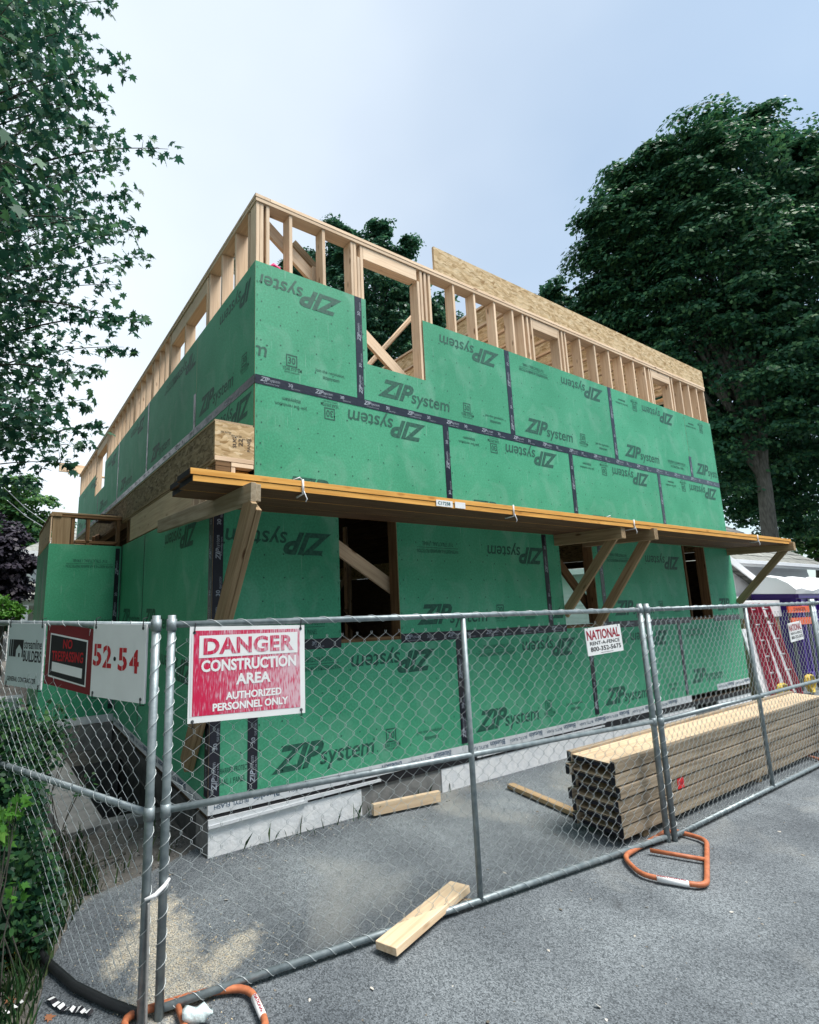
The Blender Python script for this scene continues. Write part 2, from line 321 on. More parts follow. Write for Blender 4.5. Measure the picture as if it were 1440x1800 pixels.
def boxmesh(l, w, t, m, endm=None, ch=.0025):
    k = (round(l, 3), round(w, 3), round(t, 3), m.name, endm.name if endm else 0)
    if k in _bc: return _bc[k]
    c = min(ch, w * .2, t * .2); V = []; F = []; ix = {}
    for sx in (-1, 1):
        for sy in (-1, 1):
            for sz in (-1, 1):
                X, Y, Z = sx * l / 2, sy * w / 2, sz * t / 2
                for a in range(3):
                    p = [X, Y, Z]
                    for q, s in ((0, sx), (1, sy), (2, sz)):
                        if q != a: p[q] -= s * c
                    ix[(sx, sy, sz, a)] = len(V); V.append(p)
    idx = []
    for a in range(3):
        for s in (-1, 1):
            b, c2 = [q for q in range(3) if q != a]
            f = []
            for (p, q) in ((-1, -1), (1, -1), (1, 1), (-1, 1)):
                sg = [0, 0, 0]; sg[a] = s; sg[b] = p; sg[c2] = q; f.append(ix[(*sg, a)])
            if (s > 0) == (a == 1): f.reverse()
            F.append(f); idx.append(1 if (a == 0 and endm) else 0)
    for a in range(3):                               # chamfers along axis a
        b, c2 = [q for q in range(3) if q != a]
        for p in (-1, 1):
            for q in (-1, 1):
                A = [0, 0, 0]; B = [0, 0, 0]; A[b] = B[b] = p; A[c2] = B[c2] = q; A[a] = -1; B[a] = 1
                f = [ix[(*A, b)], ix[(*B, b)], ix[(*B, c2)], ix[(*A, c2)]]
                n = (Vector(V[f[1]]) - Vector(V[f[0]])).cross(Vector(V[f[3]]) - Vector(V[f[0]])); o = Vector((0, 0, 0)); o[b] = p; o[c2] = q
                if n.dot(o) < 0: f.reverse()
                F.append(f); idx.append(0)
    for sx in (-1, 1):
        for sy in (-1, 1):
            for sz in (-1, 1):
                f = [ix[(sx, sy, sz, a)] for a in range(3)]
                if sx * sy * sz < 0: f.reverse()
                F.append(f); idx.append(0)
    me = mesh('board', V, F, [m, endm] if endm else [m], idx); _bc[k] = me; return me
def board(name, p0, p1, w, t, m, parent=None, up=(0, 0, 1), endm=None):
    """timber from p0 to p1; t = size along 'up', w = the other way"""
    p0, p1, up = Vector(p0), Vector(p1), Vector(up); x = (p1 - p0); L = x.length; x.normalize()
    y = up.cross(x)
    if y.length < 1e-4: y = Vector((0, 1, 0)).cross(x)
    y.normalize(); z = x.cross(y)
    M = Matrix((x, y, z)).transposed().to_4x4(); M.translation = (p0 + p1) / 2
    return link(name, boxmesh(L, w, t, m, endm), parent, M)
def box(name, lo, hi, m, parent=None, endm=None):    # axis box, grain along its longest side
    lo, hi = Vector(lo), Vector(hi); d = hi - lo; c = (lo + hi) / 2
    a = max(range(3), key=lambda i: d[i])
    e = Vector((0, 0, 0)); e[a] = d[a] / 2
    up = Vector((0, 0, 1)) if a != 2 else Vector((0, 1, 0))
    w = {0: d[1], 1: d[0], 2: d[0]}[a]; t = {0: d[2], 1: d[2], 2: d[1]}[a]
    return board(name, c - e, c + e, w, t, m, parent, up, endm)
def tubeVF(path, r, n=8, closed=False, V=None, F=None):
    V = [] if V is None else V; F = [] if F is None else F
    P = [Vector(p) for p in path]; b0 = len(V); up = Vector((0, 0, 1)); N = len(P)
    pu = None
    for i, p in enumerate(P):
        a = P[(i - 1) % N] if (closed or i > 0) else p; b = P[(i + 1) % N] if (closed or i < N - 1) else p
        d = (b - a).normalized()
        if pu is None:
            pu = d.orthogonal().normalized()
        pu = (pu - d * pu.dot(d)).normalized(); q = d.cross(pu)
        rr = r[i] if isinstance(r, (list, tuple)) else r
        for k in range(n):
            an = 2 * math.pi * k / n; V.append(p + (pu * math.cos(an) + q * math.sin(an)) * rr)
    for i in range(N if closed else N - 1):
        j = (i + 1) % N
        for k in range(n):
            k2 = (k + 1) % n; F.append([b0 + i * n + k, b0 + i * n + k2, b0 + j * n + k2, b0 + j * n + k])
    if not closed:
        F.append([b0 + k for k in range(n)][::-1]); F.append([b0 + (N - 1) * n + k for k in range(n)])
    return V, F
def tube(name, path, r, m, parent=None, n=10, closed=False, kind=None):
    c = sum((Vector(p) for p in path), Vector()) / len(path)
    V, F = tubeVF([Vector(p) - c for p in path], r, n, closed)
    return link(name, mesh(name, V, F, m, smooth=True), parent, Matrix.Translation(c), kind)

class Frame:
    """a plane: origin, right axis, up axis; un points at the viewer's side"""
    def __init__(s, o, ux, uy): s.o, s.ux, s.uy = Vector(o), Vector(ux).normalized(), Vector(uy).normalized(); s.un = s.ux.cross(s.uy)
    def p(s, x, y, n=0): return s.o + s.ux * x + s.uy * y + s.un * n
    def M(s, x=0, y=0, n=0):
        M = Matrix((s.ux, s.un * -1, s.uy)).transposed().to_4x4(); M.translation = s.p(x, y, n); return M   # local X right, Z up, -Y out
def extr(name, fr, poly, n0, n1, mats, parent=None, hole=None):
    """polygon in a frame extruded outwards from n0 to n1; mats = (face, edge)"""
    cx = sum(p[0] for p in poly) / len(poly); cy = sum(p[1] for p in poly) / len(poly); k = len(poly)
    ar = sum(poly[i][0] * poly[(i + 1) % k][1] - poly[(i + 1) % k][0] * poly[i][1] for i in range(k))
    if ar < 0: poly = poly[::-1]
    V = [(x - cx, -n0, y - cy) for x, y in poly] + [(x - cx, -n1, y - cy) for x, y in poly]
    F = [list(range(k, 2 * k)), list(range(k))[::-1]]; idx = [0, 1]
    for i in range(k):
        j = (i + 1) % k; F.append([i, j, k + j, k + i]); idx.append(1)
    mm = list(mats) if isinstance(mats, (list, tuple)) else [mats, mats]
    return link(name, mesh(name, V, F, mm, idx), parent, fr.M(cx, cy))
_tc = {}
def text2d(s, shear=0., offset=0., spacing=1.):
    k = (s, shear, offset, spacing)
    if k in _tc: return _tc[k]
    c = bpy.data.curves.new('t', 'FONT'); c.body = s; c.size = 1; c.shear = shear; c.offset = offset; c.space_character = spacing; c.resolution_u = 3
    o = bpy.data.objects.new('t', c); COL.objects.link(o)
    dg = bpy.context.evaluated_depsgraph_get(); me = bpy.data.meshes.new_from_object(o.evaluated_get(dg))
    V = np.array([v.co[:2] for v in me.vertices]) if len(me.vertices) else np.zeros((0, 2)); F = [list(p.vertices) for p in me.polygons]
    bpy.data.objects.remove(o); bpy.data.curves.remove(c); bpy.data.meshes.remove(me)
    if len(V): V = V - V.min(0)
    _tc[k] = (V, F); return _tc[k]
class Print:
    """flat ink collected in a frame's plane, clipped to a rectangle"""
    def __init__(s, clip=None): s.V = []; s.F = []; s.clip = clip
    def add(s, V, F):
        b = len(s.V); V = [tuple(v) for v in V]; s.V += V
        for f in F:
            if s.clip:
                x = sum(V[i][0] for i in f) / len(f); y = sum(V[i][1] for i in f) / len(f); c = s.clip
                if not all(c[0] < V[i][0] < c[2] and c[1] < V[i][1] < c[3] for i in f): continue
            s.F.append([b + i for i in f])
    def text(s, t, x, y, w=None, h=None, inv=False, rot=0., shear=0., off=0., sp=1., center=False):
        V, F = text2d(t, shear, off, sp); 
        if not len(V): return
        mx = V.max(0); sx = (w / mx[0]) if w else None; sy = (h / mx[1]) if h else None
        sx = sx or sy; sy = sy or sx
        Q = V * (sx, sy); ww, hh = mx * (sx, sy)
        if center: x -= ww / 2; y -= hh / 2
        if inv: Q = np.array([ww, hh]) - Q
        if rot: 
            c, d = math.cos(rot), math.sin(rot); Q = np.stack([Q[:, 0] * c - Q[:, 1] * d, Q[:, 0] * d + Q[:, 1] * c], 1)
        s.add(Q + (x, y), F)
    def rect(s, x0, y0, x1, y1): s.add([(x0, y0), (x1, y0), (x1, y1), (x0, y1)], [[0, 1, 2, 3]])
    def dot(s, x, y, r, k=6): s.add([(x + r * math.cos(i * 6.2832 / k), y + r * math.sin(i * 6.2832 / k)) for i in range(k)], [list(range(k))])
    def poly(s, P): s.add(P, [list(range(len(P)))])
    def obj(s, name, fr, n, m, parent):
        if not s.F: return None
        used = sorted({i for f in s.F for i in f}); mp = {i: k for k, i in enumerate(used)}
        V = [s.V[i] for i in used]; cx = sum(v[0] for v in V) / len(V); cy = sum(v[1] for v in V) / len(V)
        return link(name, mesh(name, [(x - cx, 0, y - cy) for x, y in V], [[mp[i] for i in f] for f in s.F], m), parent, fr.M(cx, cy, n))
# ------------------------------------------------------------------ the ground
PIT = (-1.02, 1.12, -.38, 3.2)
def sheet(name, V, F, m, kind='structure'):
    o = link(name, mesh(name, V, F, m)); o['kind'] = kind; return o
B0 = 150
xs = [-B0, PIT[0], PIT[2], B0]; ys = [-B0, PIT[1], PIT[3], B0]
V = [(x, y, -.012) for y in ys for x in xs]; F = [[j * 4 + i, j * 4 + i + 1, j * 4 + i + 5, j * 4 + i + 4] for j in range(3) for i in range(3) if not (i == 1 and j == 1)]
sheet('ground', V, F, MT['soil'])
edge = [(-.375, .22), (-.6, .12), (-.84, .03), (-1.05, -.02), (-1.2, -.06), (-1.33, -.22), (-1.4, -.42), (-1.5, -.7), (-1.56, -.95), (-1.62, -1.3), (-1.7, -1.8), (-2.0, -2.6), (-3.2, -4.2), (-6, -6)]
rr = random.Random(3); fine = []
for a, b in zip(edge[:-1], edge[1:]):
    k = max(1, int(math.dist(a, b) / .06))
    for i in range(k):
        t = i / k; j = .012 if 0 < i else .004
        fine.append((a[0] + (b[0] - a[0]) * t + rr.uniform(-j, j), a[1] + (b[1] - a[1]) * t + rr.uniform(-j, j)))
fine.append(edge[-1])
P = [(.0, .012), (9.62, .012), (9.62, .8), (60, .8), (60, -60), (-60, -60), (-60, -6)] 
ring = P + fine[::-1] + [(-.375, .012)]
cen = (1.5, -3.0)
def asph(P):
    import bmesh
    bm = bmesh.new(); vs = [bm.verts.new((x, y, 0)) for x, y in P]; f = bm.faces.new(vs); bmesh.ops.triangulate(bm, faces=[f]); bmesh.ops.recalc_face_normals(bm, faces=bm.faces)
    me = bpy.data.meshes.new('asphalt_driveway'); bm.to_mesh(me); bm.free(); me.materials.append(MT['asphalt']); return me
o = link('asphalt_driveway', asph(ring)); o['kind'] = 'structure'
V = []; F = []                                       # grass verge and lawn far left and behind
for (x0, y0, x1, y1) in ((-40, 7.2, -1.9, 60), (-40, -4, -2.35, 7.1), (10.6, 9, 60, 60)):
    b = len(V); V += [(x0, y0, -.006), (x1, y0, -.006), (x1, y1, -.006), (x0, y1, -.006)]; F.append([b, b + 1, b + 2, b + 3])
sheet('lawn', V, F, MT['lawn'])

# ------------------------------------------------------------------ the half-built house
HW, HD = 9.58, 12.8
Z0, Z1, Z2, Z3, Z4 = .31, 1.53, 2.75, 3.97, 5.19     # sheathing course lines
ZT = 5.936                                           # top of the second-storey plates
XL = -.374                                           # lower left wall stands further out
H = thing('house', (HW / 2, HD / 2, 0), 'two-storey house shell in green sheathing panels under open stud framing', 'house')
FR = Frame((0, 0, 0), (1, 0, 0), (0, 0, 1)); LU = Frame((0, 0, 0), (0, -1, 0), (0, 0, 1)); LL = Frame((XL, 0, 0), (0, -1, 0), (0, 0, 1))
BY, BX = 3.87, -1.33
BF = Frame((0, BY, 0), (1, 0, 0), (0, 0, 1)); BL = Frame((BX, 0, 0), (0, -1, 0), (0, 0, 1))
RT = Frame((HW, 0, 0), (0, 1, 0), (0, 0, 1)); BK = Frame((0, HD, 0), (-1, 0, 0), (0, 0, 1))
T = .011
MT['osbin'] = osb_mat('osb_interior_shade', (.05, .035, .025), (.10, .07, .045), (.16, .115, .075))  # darkened copy of the OSB, indoor shade put into its colour
MT['pinein'] = lumber('joist_interior_shade', (.10, .06, .035), (.05, .03, .018))  # joist wood coloured nearly black to give the shade indoors
def ziplogo(p, x, y, inv=False, s=1.):
    # big slanted ZIP, then small "system"; x,y = lower left corner of the block, 1.06 m long
    if not inv:
        p.text('ZIP', x, y, w=.52 * s, h=.21 * s, shear=.42, off=.04); p.text('system', x + .475 * s, y - .045 * s, w=.6 * s, h=.175 * s, shear=.14, off=.012); p.dot(x + 1.075 * s, y + .13 * s, .01)
    else:
        p.text('ZIP', x + .56 * s, y, w=.52 * s, h=.21 * s, shear=.42, off=.04, inv=True); p.text('system', x + .005 * s, y + .08 * s, w=.6 * s, h=.175 * s, shear=.14, off=.012, inv=True); p.dot(x - .005, y + .08 * s, .01)
def logo30(p, x, y, inv=False):
    fr = .012; s = .125
    yb = y + (.075 if not inv else 0)
    x0 = x + .04
    p.rect(x0, yb, x0 + s, yb + fr); p.rect(x0, yb + s - fr, x0 + s, yb + s); p.rect(x0, yb + fr, x0 + fr, yb + s - fr); p.rect(x0 + s - fr, yb + fr, x0 + s, yb + s - fr)
    p.text('30', x0 + .022, yb + .028, w=.082, h=.072, off=.02, inv=inv)
    if not inv: p.text('YEAR SYSTEM', x, y + .032, w=.215, h=.036, off=.012); p.text('LIMITED WARRANTY', x + .02, y + .006, w=.175, h=.016)
    else: p.text('YEAR SYSTEM', x, y + s + .012, w=.215, h=.036, off=.012, inv=True); p.text('LIMITED WARRANTY', x + .02, y + s + .058, w=.175, h=.016, inv=True)
def join(p, x, y, inv=False):
    a, b = ('Join the revolution.', '#zipsystem')
    if not inv: p.text(a, x, y + .065, w=.36, h=.045, off=.008); p.text(b, x + .09, y, w=.2, h=.048, off=.012)
    else: p.text(a, x, y, w=.36, h=.045, off=.008, inv=True); p.text(b, x + .09, y + .058, w=.2, h=.048, off=.012, inv=True)
def lines(p, x, y, inv=False):
    a, b = 'WATER-RESISTIVE & AIR BARRIER PROTECTION', '7/16" STRUCTURAL 1 PANEL'
    if not inv: p.text(a, x, y + .085, w=.62, h=.04, off=.012); p.rect(x, y + .066, x + .62, y + .071); p.text(b, x + .08, y, w=.46, h=.046, off=.012)
    else: p.text(b, x + .08, y + .075, w=.46, h=.046, off=.012, inv=True); p.rect(x, y + .055, x + .62, y + .06); p.text(a, x, y, w=.62, h=.04, off=.012, inv=True)
KIND = {'Z': ziplogo, '3': logo30, 'J': join, 'L': lines}
def panel(fr, poly, items=(), dots=True, n0=-T, n1=0., mm=None, seed=0):
    po = extr('sheathing_panel', fr, poly, n0, n1, mm or (MT['zip'], MT['osbedge']), H)
    x0 = min(p[0] for p in poly); x1 = max(p[0] for p in poly); y0 = min(p[1] for p in poly); y1 = max(p[1] for p in poly)
    pr = Print((x0 + .004, y0 + .004, x1 - .004, y1 - .004))
    for k, x, y, inv in items: KIND[k](pr, x, y, inv)
    if dots:
        r = random.Random(seed + int(x0 * 77))
        nx = int((x1 - x0) / .203); hole = [p for p in poly]
        for i in range(nx + 1):
            for j in range(5):
                x = x0 + .06 + i * .203; y = y0 + .2 + j * .2
                if r.random() < .2 or y > y1 - .05 or x > x1 - .03: continue
                if len(poly) > 4 and not inside(x, y, poly): continue
                pr.dot(x + r.uniform(-.01, .01), y + r.uniform(-.01, .01), .0085)
        for i in range(int((y1 - y0) / .15)):
            for x in (x0 + .02, x1 - .02):
                if len(poly) == 4 or inside(x, y0 + .1 + i * .15, poly): pr.rect(x - .003, y0 + .09 + i * .15, x + .003, y0 + .115 + i * .15)
    po_ = pr.obj('printed_marking', fr, n1 + .0015, MT['zprint'], po)
    if po_: po_['kind'] = 'stuff'
    return po
def inside(x, y, P):
    c = False; j = len(P) - 1
    for i in range(len(P)):
        if (P[i][1] > y) != (P[j][1] > y) and x < (P[j][0] - P[i][0]) * (y - P[i][1]) / (P[j][1] - P[i][1]) + P[i][0]: c = not c
        j = i
    return c
def R4(x0, y0, x1, y1): return [(x0, y0), (x1, y0), (x1, y1), (x0, y1)]
g = .003
def taps(fr, x0, x1, z, vertical=False, w=.09, txt=True, n=.003):
    """flashing tape along a joint; horizontal from x0 to x1 at z, or vertical at x0 from z to x1"""
    rr = random.Random(int(abs(x0 * 131 + z * 17)))
    if vertical: poly = R4(x0 - w / 2, z, x0 + w / 2, x1)
    else: poly = R4(x0, z - w / 2, x1, z + w / 2)
    o = extr('flashing_tape', fr, poly, n - .002 + .0004, n, MT['tape'], H)
    if not txt: return o
    p = Print((poly[0][0] + .003, poly[0][1] + .003, poly[2][0] - .003, poly[2][1] - .003))
    a, b = (z, x1) if vertical else (x0, x1); s = a + .05
    k = 0
    while s < b - .15:
        if vertical:
            if k % 2 == 0: p.text('ZIP', x0 + .022, s, w=.10, h=.045, rot=math.pi / 2, shear=.3, off=.03); p.text('system', x0 + .02, s + .1, w=.11, h=.038, rot=math.pi / 2); p.text('FLASHING TAPE', x0 + .036, s + .04, w=.16, h=.012, rot=math.pi / 2)
            else: p.text('30', x0 + .022, s, w=.05, h=.036, rot=math.pi / 2, off=.02); p.text('YEAR SYSTEM', x0 + .035, s + .06, w=.1, h=.02, rot=math.pi / 2)
        else:
            if k % 2 == 0: p.text('ZIP', s, z - .012, w=.10, h=.045, shear=.3, off=.03); p.text('system', s + .1, z - .014, w=.11, h=.036); p.text('FLASHING TAPE', s + .04, z - .032, w=.16, h=.012)
            else: p.text('30', s, z - .012, w=.05, h=.036, off=.02); p.text('YEAR SYSTEM', s + .03, z - .032, w=.1, h=.014)
        s += .3; k += 1
    q = p.obj('tape_print', fr, n + .0012, MT['white'], o)
    if q: q['kind'] = 'stuff'
    return o

# --- front, upper storey
def low(z): return z + .12
panel(FR, R4(0, Z3 + g, 1.219 - g, Z4), [('Z', -.075, 4.86, True), ('Z', -.95, 4.2, False), ('3', .29, 4.1, False), ('J', .66, 4.12, False)])
NX0, NX1, NZ = 1.325, 2.165, 4.43
panel(FR, [(1.219 + g, Z3 + g), (3.658 - g, Z3 + g), (3.658 - g, Z4), (NX1, Z4), (NX1, NZ), (NX0, NZ), (NX0, Z4), (1.219 + g, Z4)], [('Z', 1.45, 4.1, False), ('3', 2.72, 4.08, False), ('J', 3.14, 4.1, False), ('Z', 2.42, 4.88, True)])
panel(FR, R4(3.658 + g, Z3 + g, 6.096 - g, Z4), [('Z', 3.9, 4.1, False), ('3', 5.13, 4.08, False), ('J', 5.55, 4.1, False), ('Z', 4.83, 4.88, True), ('L', 3.9, 4.97, True)])
panel(FR, R4(6.096 + g, Z3 + g, 8.534 - g, Z4), [('Z', 6.33, 4.1, False), ('L', 7.7, 4.1, False), ('J', 6.25, 4.96, True), ('3', 6.72, 4.93, True), ('Z', 7.05, 4.88, True)])
panel(FR, R4(8.534 + g, Z3 + g, HW, Z4), [('Z', 8.7, 4.1, False), ('J', 8.58, 4.96, True), ('3', 9.05, 4.93, True)])
lowitems = lambda x: [('J', x + .2, 3.75, True), ('3', x + .72, 3.71, True), ('Z', x + 1.04, 3.66, True), ('Z', x + .28, 2.87, False), ('L', x + 1.55, 2.84, False)]
for k in range(3): panel(FR, R4(k * 2.4384 + g, Z2 + g, (k + 1) * 2.4384 - g, Z3 - g), lowitems(k * 2.4384))
panel(FR, R4(7.315 + g, Z2 + g, HW, Z3 - g), lowitems(7.315))
taps(FR, .002, HW, Z3)
for x in (1.219, 3.658, 6.096): taps(FR, x, Z4 - .002, Z3 + .046, True)
taps(FR, 8.534, Z3 + .42, Z3 + .046, True)
for k in (1, 2, 3): taps(FR, k * 2.4384, Z3 - .046, Z2, True)
# --- front, lower storey
W1, W2, W3 = (.90, 1.63), (4.40, 5.16), (7.75, 8.56); SILL = 1.565
for a, b, it in ((XL + g, W1[0], [('Z', -.27, 2.34, True), ('L', .1, 1.62, False)]), (W1[1], 4.09 - g, [('Z', 3.0, 2.34, True), ('L', 1.9, 2.42, True), ('Z', 1.85, 1.66, False), ('3', 3.05, 1.65, False), ('J', 3.5, 1.66, False)]), (4.09 + g, W2[0], [('Z', 4.12, 1.66, False)]),
                 (W2[1], 5.33 - g, []), (5.33 + g, W3[0], [('Z', 6.55, 2.34, True), ('L', 5.5, 2.42, True), ('Z', 5.55, 1.66, False), ('3', 6.75, 1.65, False), ('J', 7.15, 1.66, False)]), (W3[1], HW, [('Z', 8.75, 1.66, False)])):
    panel(FR, R4(a, Z1 + g, b, Z2 - g), it)
panel(FR, R4(XL + g, Z0, -g, Z1 - g), [('L', -.6, .5, False)], seed=3)
for k, it in ((0, [('Z', 1.0, 1.2, True), ('L', .25, 1.3, True), ('Z', .17, .5, False), ('3', 1.35, .5, False), ('J', 1.78, .52, False)]), (1, [('Z', 1.05, 1.2, True), ('L', .3, 1.28, True), ('Z', .18, .5, False), ('3', 1.35, .5, False), ('J', 1.8, .52, False)]), (2, [('Z', 1.0, 1.2, True), ('L', .3, 1.28, True), ('Z', .2, .5, False), ('3', 1.4, .5, False), ('J', 1.85, .52, False)])):
    x = k * 2.4384; panel(FR, R4(x + g, Z0, x + 2.4384 - g, Z1 - g), [(c, x + u, v, i) for c, u, v, i in it])
panel(FR, R4(7.315 + g, Z0 + .08, HW, Z1 - g), [('L', 7.5, 1.28, True), ('Z', 7.5, .56, False)])
for a, b in ((XL + .001, W1[0]), (W1[1], W2[0]), (W2[1], W3[0]), (W3[1], HW)): taps(FR, a, b, Z1 + .005)
for x in (0, 2.4384, 4.8768, 7.3152): taps(FR, x, Z1 - .042, Z0 + .11, True)
for x in (4.09, 5.33): taps(FR, x, Z2 - .02, Z1 + .052, True)
taps(FR, XL + .047, Z2 - .02, Z0 + .11, True, n=.004)
taps(LL, -.046, Z2, Z0 + .11, True)
# window surrounds of the lower storey
for a, b in (W1, W2, W3):
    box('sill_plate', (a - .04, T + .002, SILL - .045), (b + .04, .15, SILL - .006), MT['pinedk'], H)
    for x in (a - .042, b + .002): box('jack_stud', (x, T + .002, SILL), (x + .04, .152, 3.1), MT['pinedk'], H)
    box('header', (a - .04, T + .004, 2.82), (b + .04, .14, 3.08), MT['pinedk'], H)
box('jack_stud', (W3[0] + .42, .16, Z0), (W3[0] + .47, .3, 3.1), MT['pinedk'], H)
# --- left wall, upper storey (face X=0)
LJ = [0, 1.72, 4.16, 6.6, 9.04, 11.48, HD]
for i, (a, b) in enumerate(zip(LJ[:-1], LJ[1:])):
    if i == 3: poly = [(-b + g, Z3 + g), (-a - g, Z3 + g), (-a - g, Z4), (-8.25, Z4), (-8.25, 4.62), (-b + g, 4.62)]
    elif i == 4: poly = [(-b + g, Z3 + g), (-a - g, Z3 + g), (-a - g, 4.62), (-9.6, 4.62), (-9.6, Z4), (-b + g, Z4)]
    else: poly = R4(-b + g, Z3 + g, -a - g, Z4)
    it = {0: [('Z', -1.6, 4.1, False), ('3', -.35, 4.12, False), ('Z', -.95, 4.86, True)], 1: [('Z', -3.9, 4.1, False), ('L', -3.2, 4.95, True), ('Z', -2.75, 4.86, True)]}.get(i, [('Z', -b + .3, 4.1, False), ('Z', -b + 1.1, 4.86, True)])
    panel(LU, poly, it, dots=False)
for a, b in ((0, 2.44), (2.44, 4.88), (4.88, 7.3), (7.3, 9.75), (9.75, HD)):
    panel(LU, R4(-b + g, 3.505, -a - .02, Z3 - g), [('Z', -b + 1.3, 3.66, True)], dots=False)
taps(LU, -HD, -.001, Z3)
taps(LU, -HD, -3, Z3 - .085, txt=False, w=.03); 
taps(LU, -1.76, 4.46, Z3 + .046, True)
for y in (4.16, 6.6, 9.04): taps(LU, -y, (Z4 if y < 9 else 4.6), Z3 + .046, True, w=.08)
# --- left wall, lower storey (face X=XL)
panel(LL, R4(-2.42, Z0, -g, 2.78), [('Z', -1.5, 2.45, True), ('Z', -2.3, 1.66, False), ('Z', -1.5, 1.2, True)], dots=False)
panel(LL, R4(-BY, Z0, -2.426, 2.78), [('Z', -3.6, 1.66, False)], dots=False)
taps(LL, -2.423, 2.77, .5, True, w=.02, txt=False)
taps(LL, -BY + .05, 2.78, .5, True, w=.09, n=.003)
box('header', (XL + .004, .62, 2.80), (XL + .13, 3.35, 3.12), MT['joistweb'], H)
for y in (.2, .38, .56): box('stud', (XL + .006, y, 2.70), (XL + .14, y + .04, 3.12), MT['pine'], H)
for y in (3.42, 3.55): box('stud', (XL + .01, y, 2.3), (XL + .14, y + .04, 3.12), MT['pinedk'], H)
box('top_plate', (XL + .002, .004, 3.122), (XL + .14, HD, 3.146), MT['pineold'], H); box('top_plate', (XL - .004, .002, 3.148), (XL + .14, HD, 3.172), MT['pineold'], H)
o = extr('rim_board', LL, R4(-3.62, 3.175, -.03, 3.488), -.03, .0, (MT['osbdk'], MT['osbdk']), H)
extr('rim_board', LL, R4(-HD, 3.175, -3.63, 3.488), -.03, .0, (MT['osbdk'], MT['osbdk']), H)
extr('subfloor_edge', LL, R4(-HD, 3.489, .0, 3.505), -.36, .006, (MT['osbedge'], MT['osbedge']), H)
# end of the floor at the corner
EF = extr('rim_board', FR, R4(XL, 3.178, -.003, 3.488), -.03, .0, (MT['osb'], MT['osb']), H)
p = Print((XL + .01, 3.2, -.01, 3.48))
for i in range(3): p.text('APA RATED', XL + .05 + i * .1, 3.39 - i * .02, w=.1, h=.018)
p.text('SUG', XL + .2, 3.27, w=.1, h=.035, rot=math.pi / 2, off=.01); p.text('22', XL + .26, 3.29, w=.07, h=.04, rot=math.pi / 2, off=.01); p.text('PANEL', XL + .335, 3.25, w=.13, h=.03, rot=math.pi / 2)
p.obj('mill_stamp', FR, .0015, MT['ink'], EF)
box('sill_plate', (XL, -.002, 3.136), (-.004, .1, 3.176), MT['pine'], H)
for z in (3.09, 3.045): box('blocking', (XL + .01, .002, z), (XL + .15, .1, z + .042), MT['pinedk'], H)
box('blocking', (XL + .01, .0, 2.96), (XL + .15, .1, 3.042), MT['pine'], H)
box('plate', (XL + .155, .0, 3.095), (-.006, .1, 3.134), MT['pine'], H); box('stud', (XL + .155, .004, 2.76), (XL + .195, .1, 3.093), MT['pine'], H)
box('back_board', (XL + .2, .11, 2.76), (-.006, .13, 3.09), MT['lvl'], H)
# --- bump-out on the left side
panel(BF, R4(BX, .36, XL - .002, 2.775), [('L', -1.1, 2.45, True), ('L', -1.0, 1.6, False)], dots=False)
panel(BL, R4(-6.2, .36, -BY - .004, 2.775), [], dots=False)
taps(BL, -4.45, 2.6, .5, True, w=.05, txt=False); taps(BL, -5.1, 2.5, .5, True, w=.04, txt=False)
taps(BF, XL - .05, 2.74, .5, True, w=.06)
for y0, y1 in ((BY + .02, BY + .15),):
    box('top_plate', (BX + .02, y0, 3.165), (XL - .01, y1, 3.2), MT['pinedk'], H); box('top_plate', (BX + .01, y0 - .004, 3.203), (XL - .01, y1, 3.228), MT['pineold'], H)
    box('bottom_rail', (BX + .33, y0 + .01, 2.80), (XL - .05, y1 - .02, 2.84), MT['pinedk'], H)
box('corner_stud', (BX + .03, BY + .025, 2.6), (BX + .26, BY + .065, 3.163), MT['pineold'], H)
for x in (BX + .27, -.86, XL - .07): box('stud', (x, BY + .03, 2.6), (x + .045, BY + .14, 3.163), MT['pinedk'], H)
board('rafter', (-.95, 4.3, 2.82), (-.4, 6.6, 3.1), .04, .14, MT['pine'], H); board('rafter', (-.72, 4.2, 2.86), (-.38, 6.0, 3.14), .04, .16, MT['pinedk'], H)
box('header', (BX + .002, BY + .01, 2.80), (BX + .02, 6.2, 3.16), MT['pine'], H)
box('top_plate', (BX - .01, BY + .01, 3.165), (BX + .14, 6.2, 3.2), MT['pineold'], H)
box('membrane_flap', (-.62, BY + .4, 3.235), (XL - .02, BY + .9, 3.31), MT['membrane'], H)
for (fr, a, b, z) in ((BF, BX, XL, .33),): 
    extr('butyl_flashing', fr, R4(a, z, b, z + .1), .0008, .003, MT['btape'], H); extr('foundation', fr, R4(a + .01, -1.4, b, z - .02), -2.3, -.012, MT['conc'], H)
# --- right and back walls
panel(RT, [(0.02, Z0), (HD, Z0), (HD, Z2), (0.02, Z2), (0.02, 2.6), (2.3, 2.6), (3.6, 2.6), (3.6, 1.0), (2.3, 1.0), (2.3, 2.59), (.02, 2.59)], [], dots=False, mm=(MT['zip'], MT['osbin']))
panel(RT, R4(.02, Z2 + g, HD, Z4), [('Z', 3, 4.1, False), ('Z', 7, 4.86, True)], dots=False, mm=(MT['zip'], MT['osb']))
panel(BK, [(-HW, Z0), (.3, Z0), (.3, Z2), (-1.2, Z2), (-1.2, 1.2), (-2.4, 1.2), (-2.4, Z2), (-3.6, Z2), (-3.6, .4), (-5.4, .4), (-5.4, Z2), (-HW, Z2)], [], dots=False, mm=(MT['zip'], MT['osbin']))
panel(BK, R4(-HW, Z2 + g, 0, Z4), [], dots=False, mm=(MT['zip'], MT['osb']))
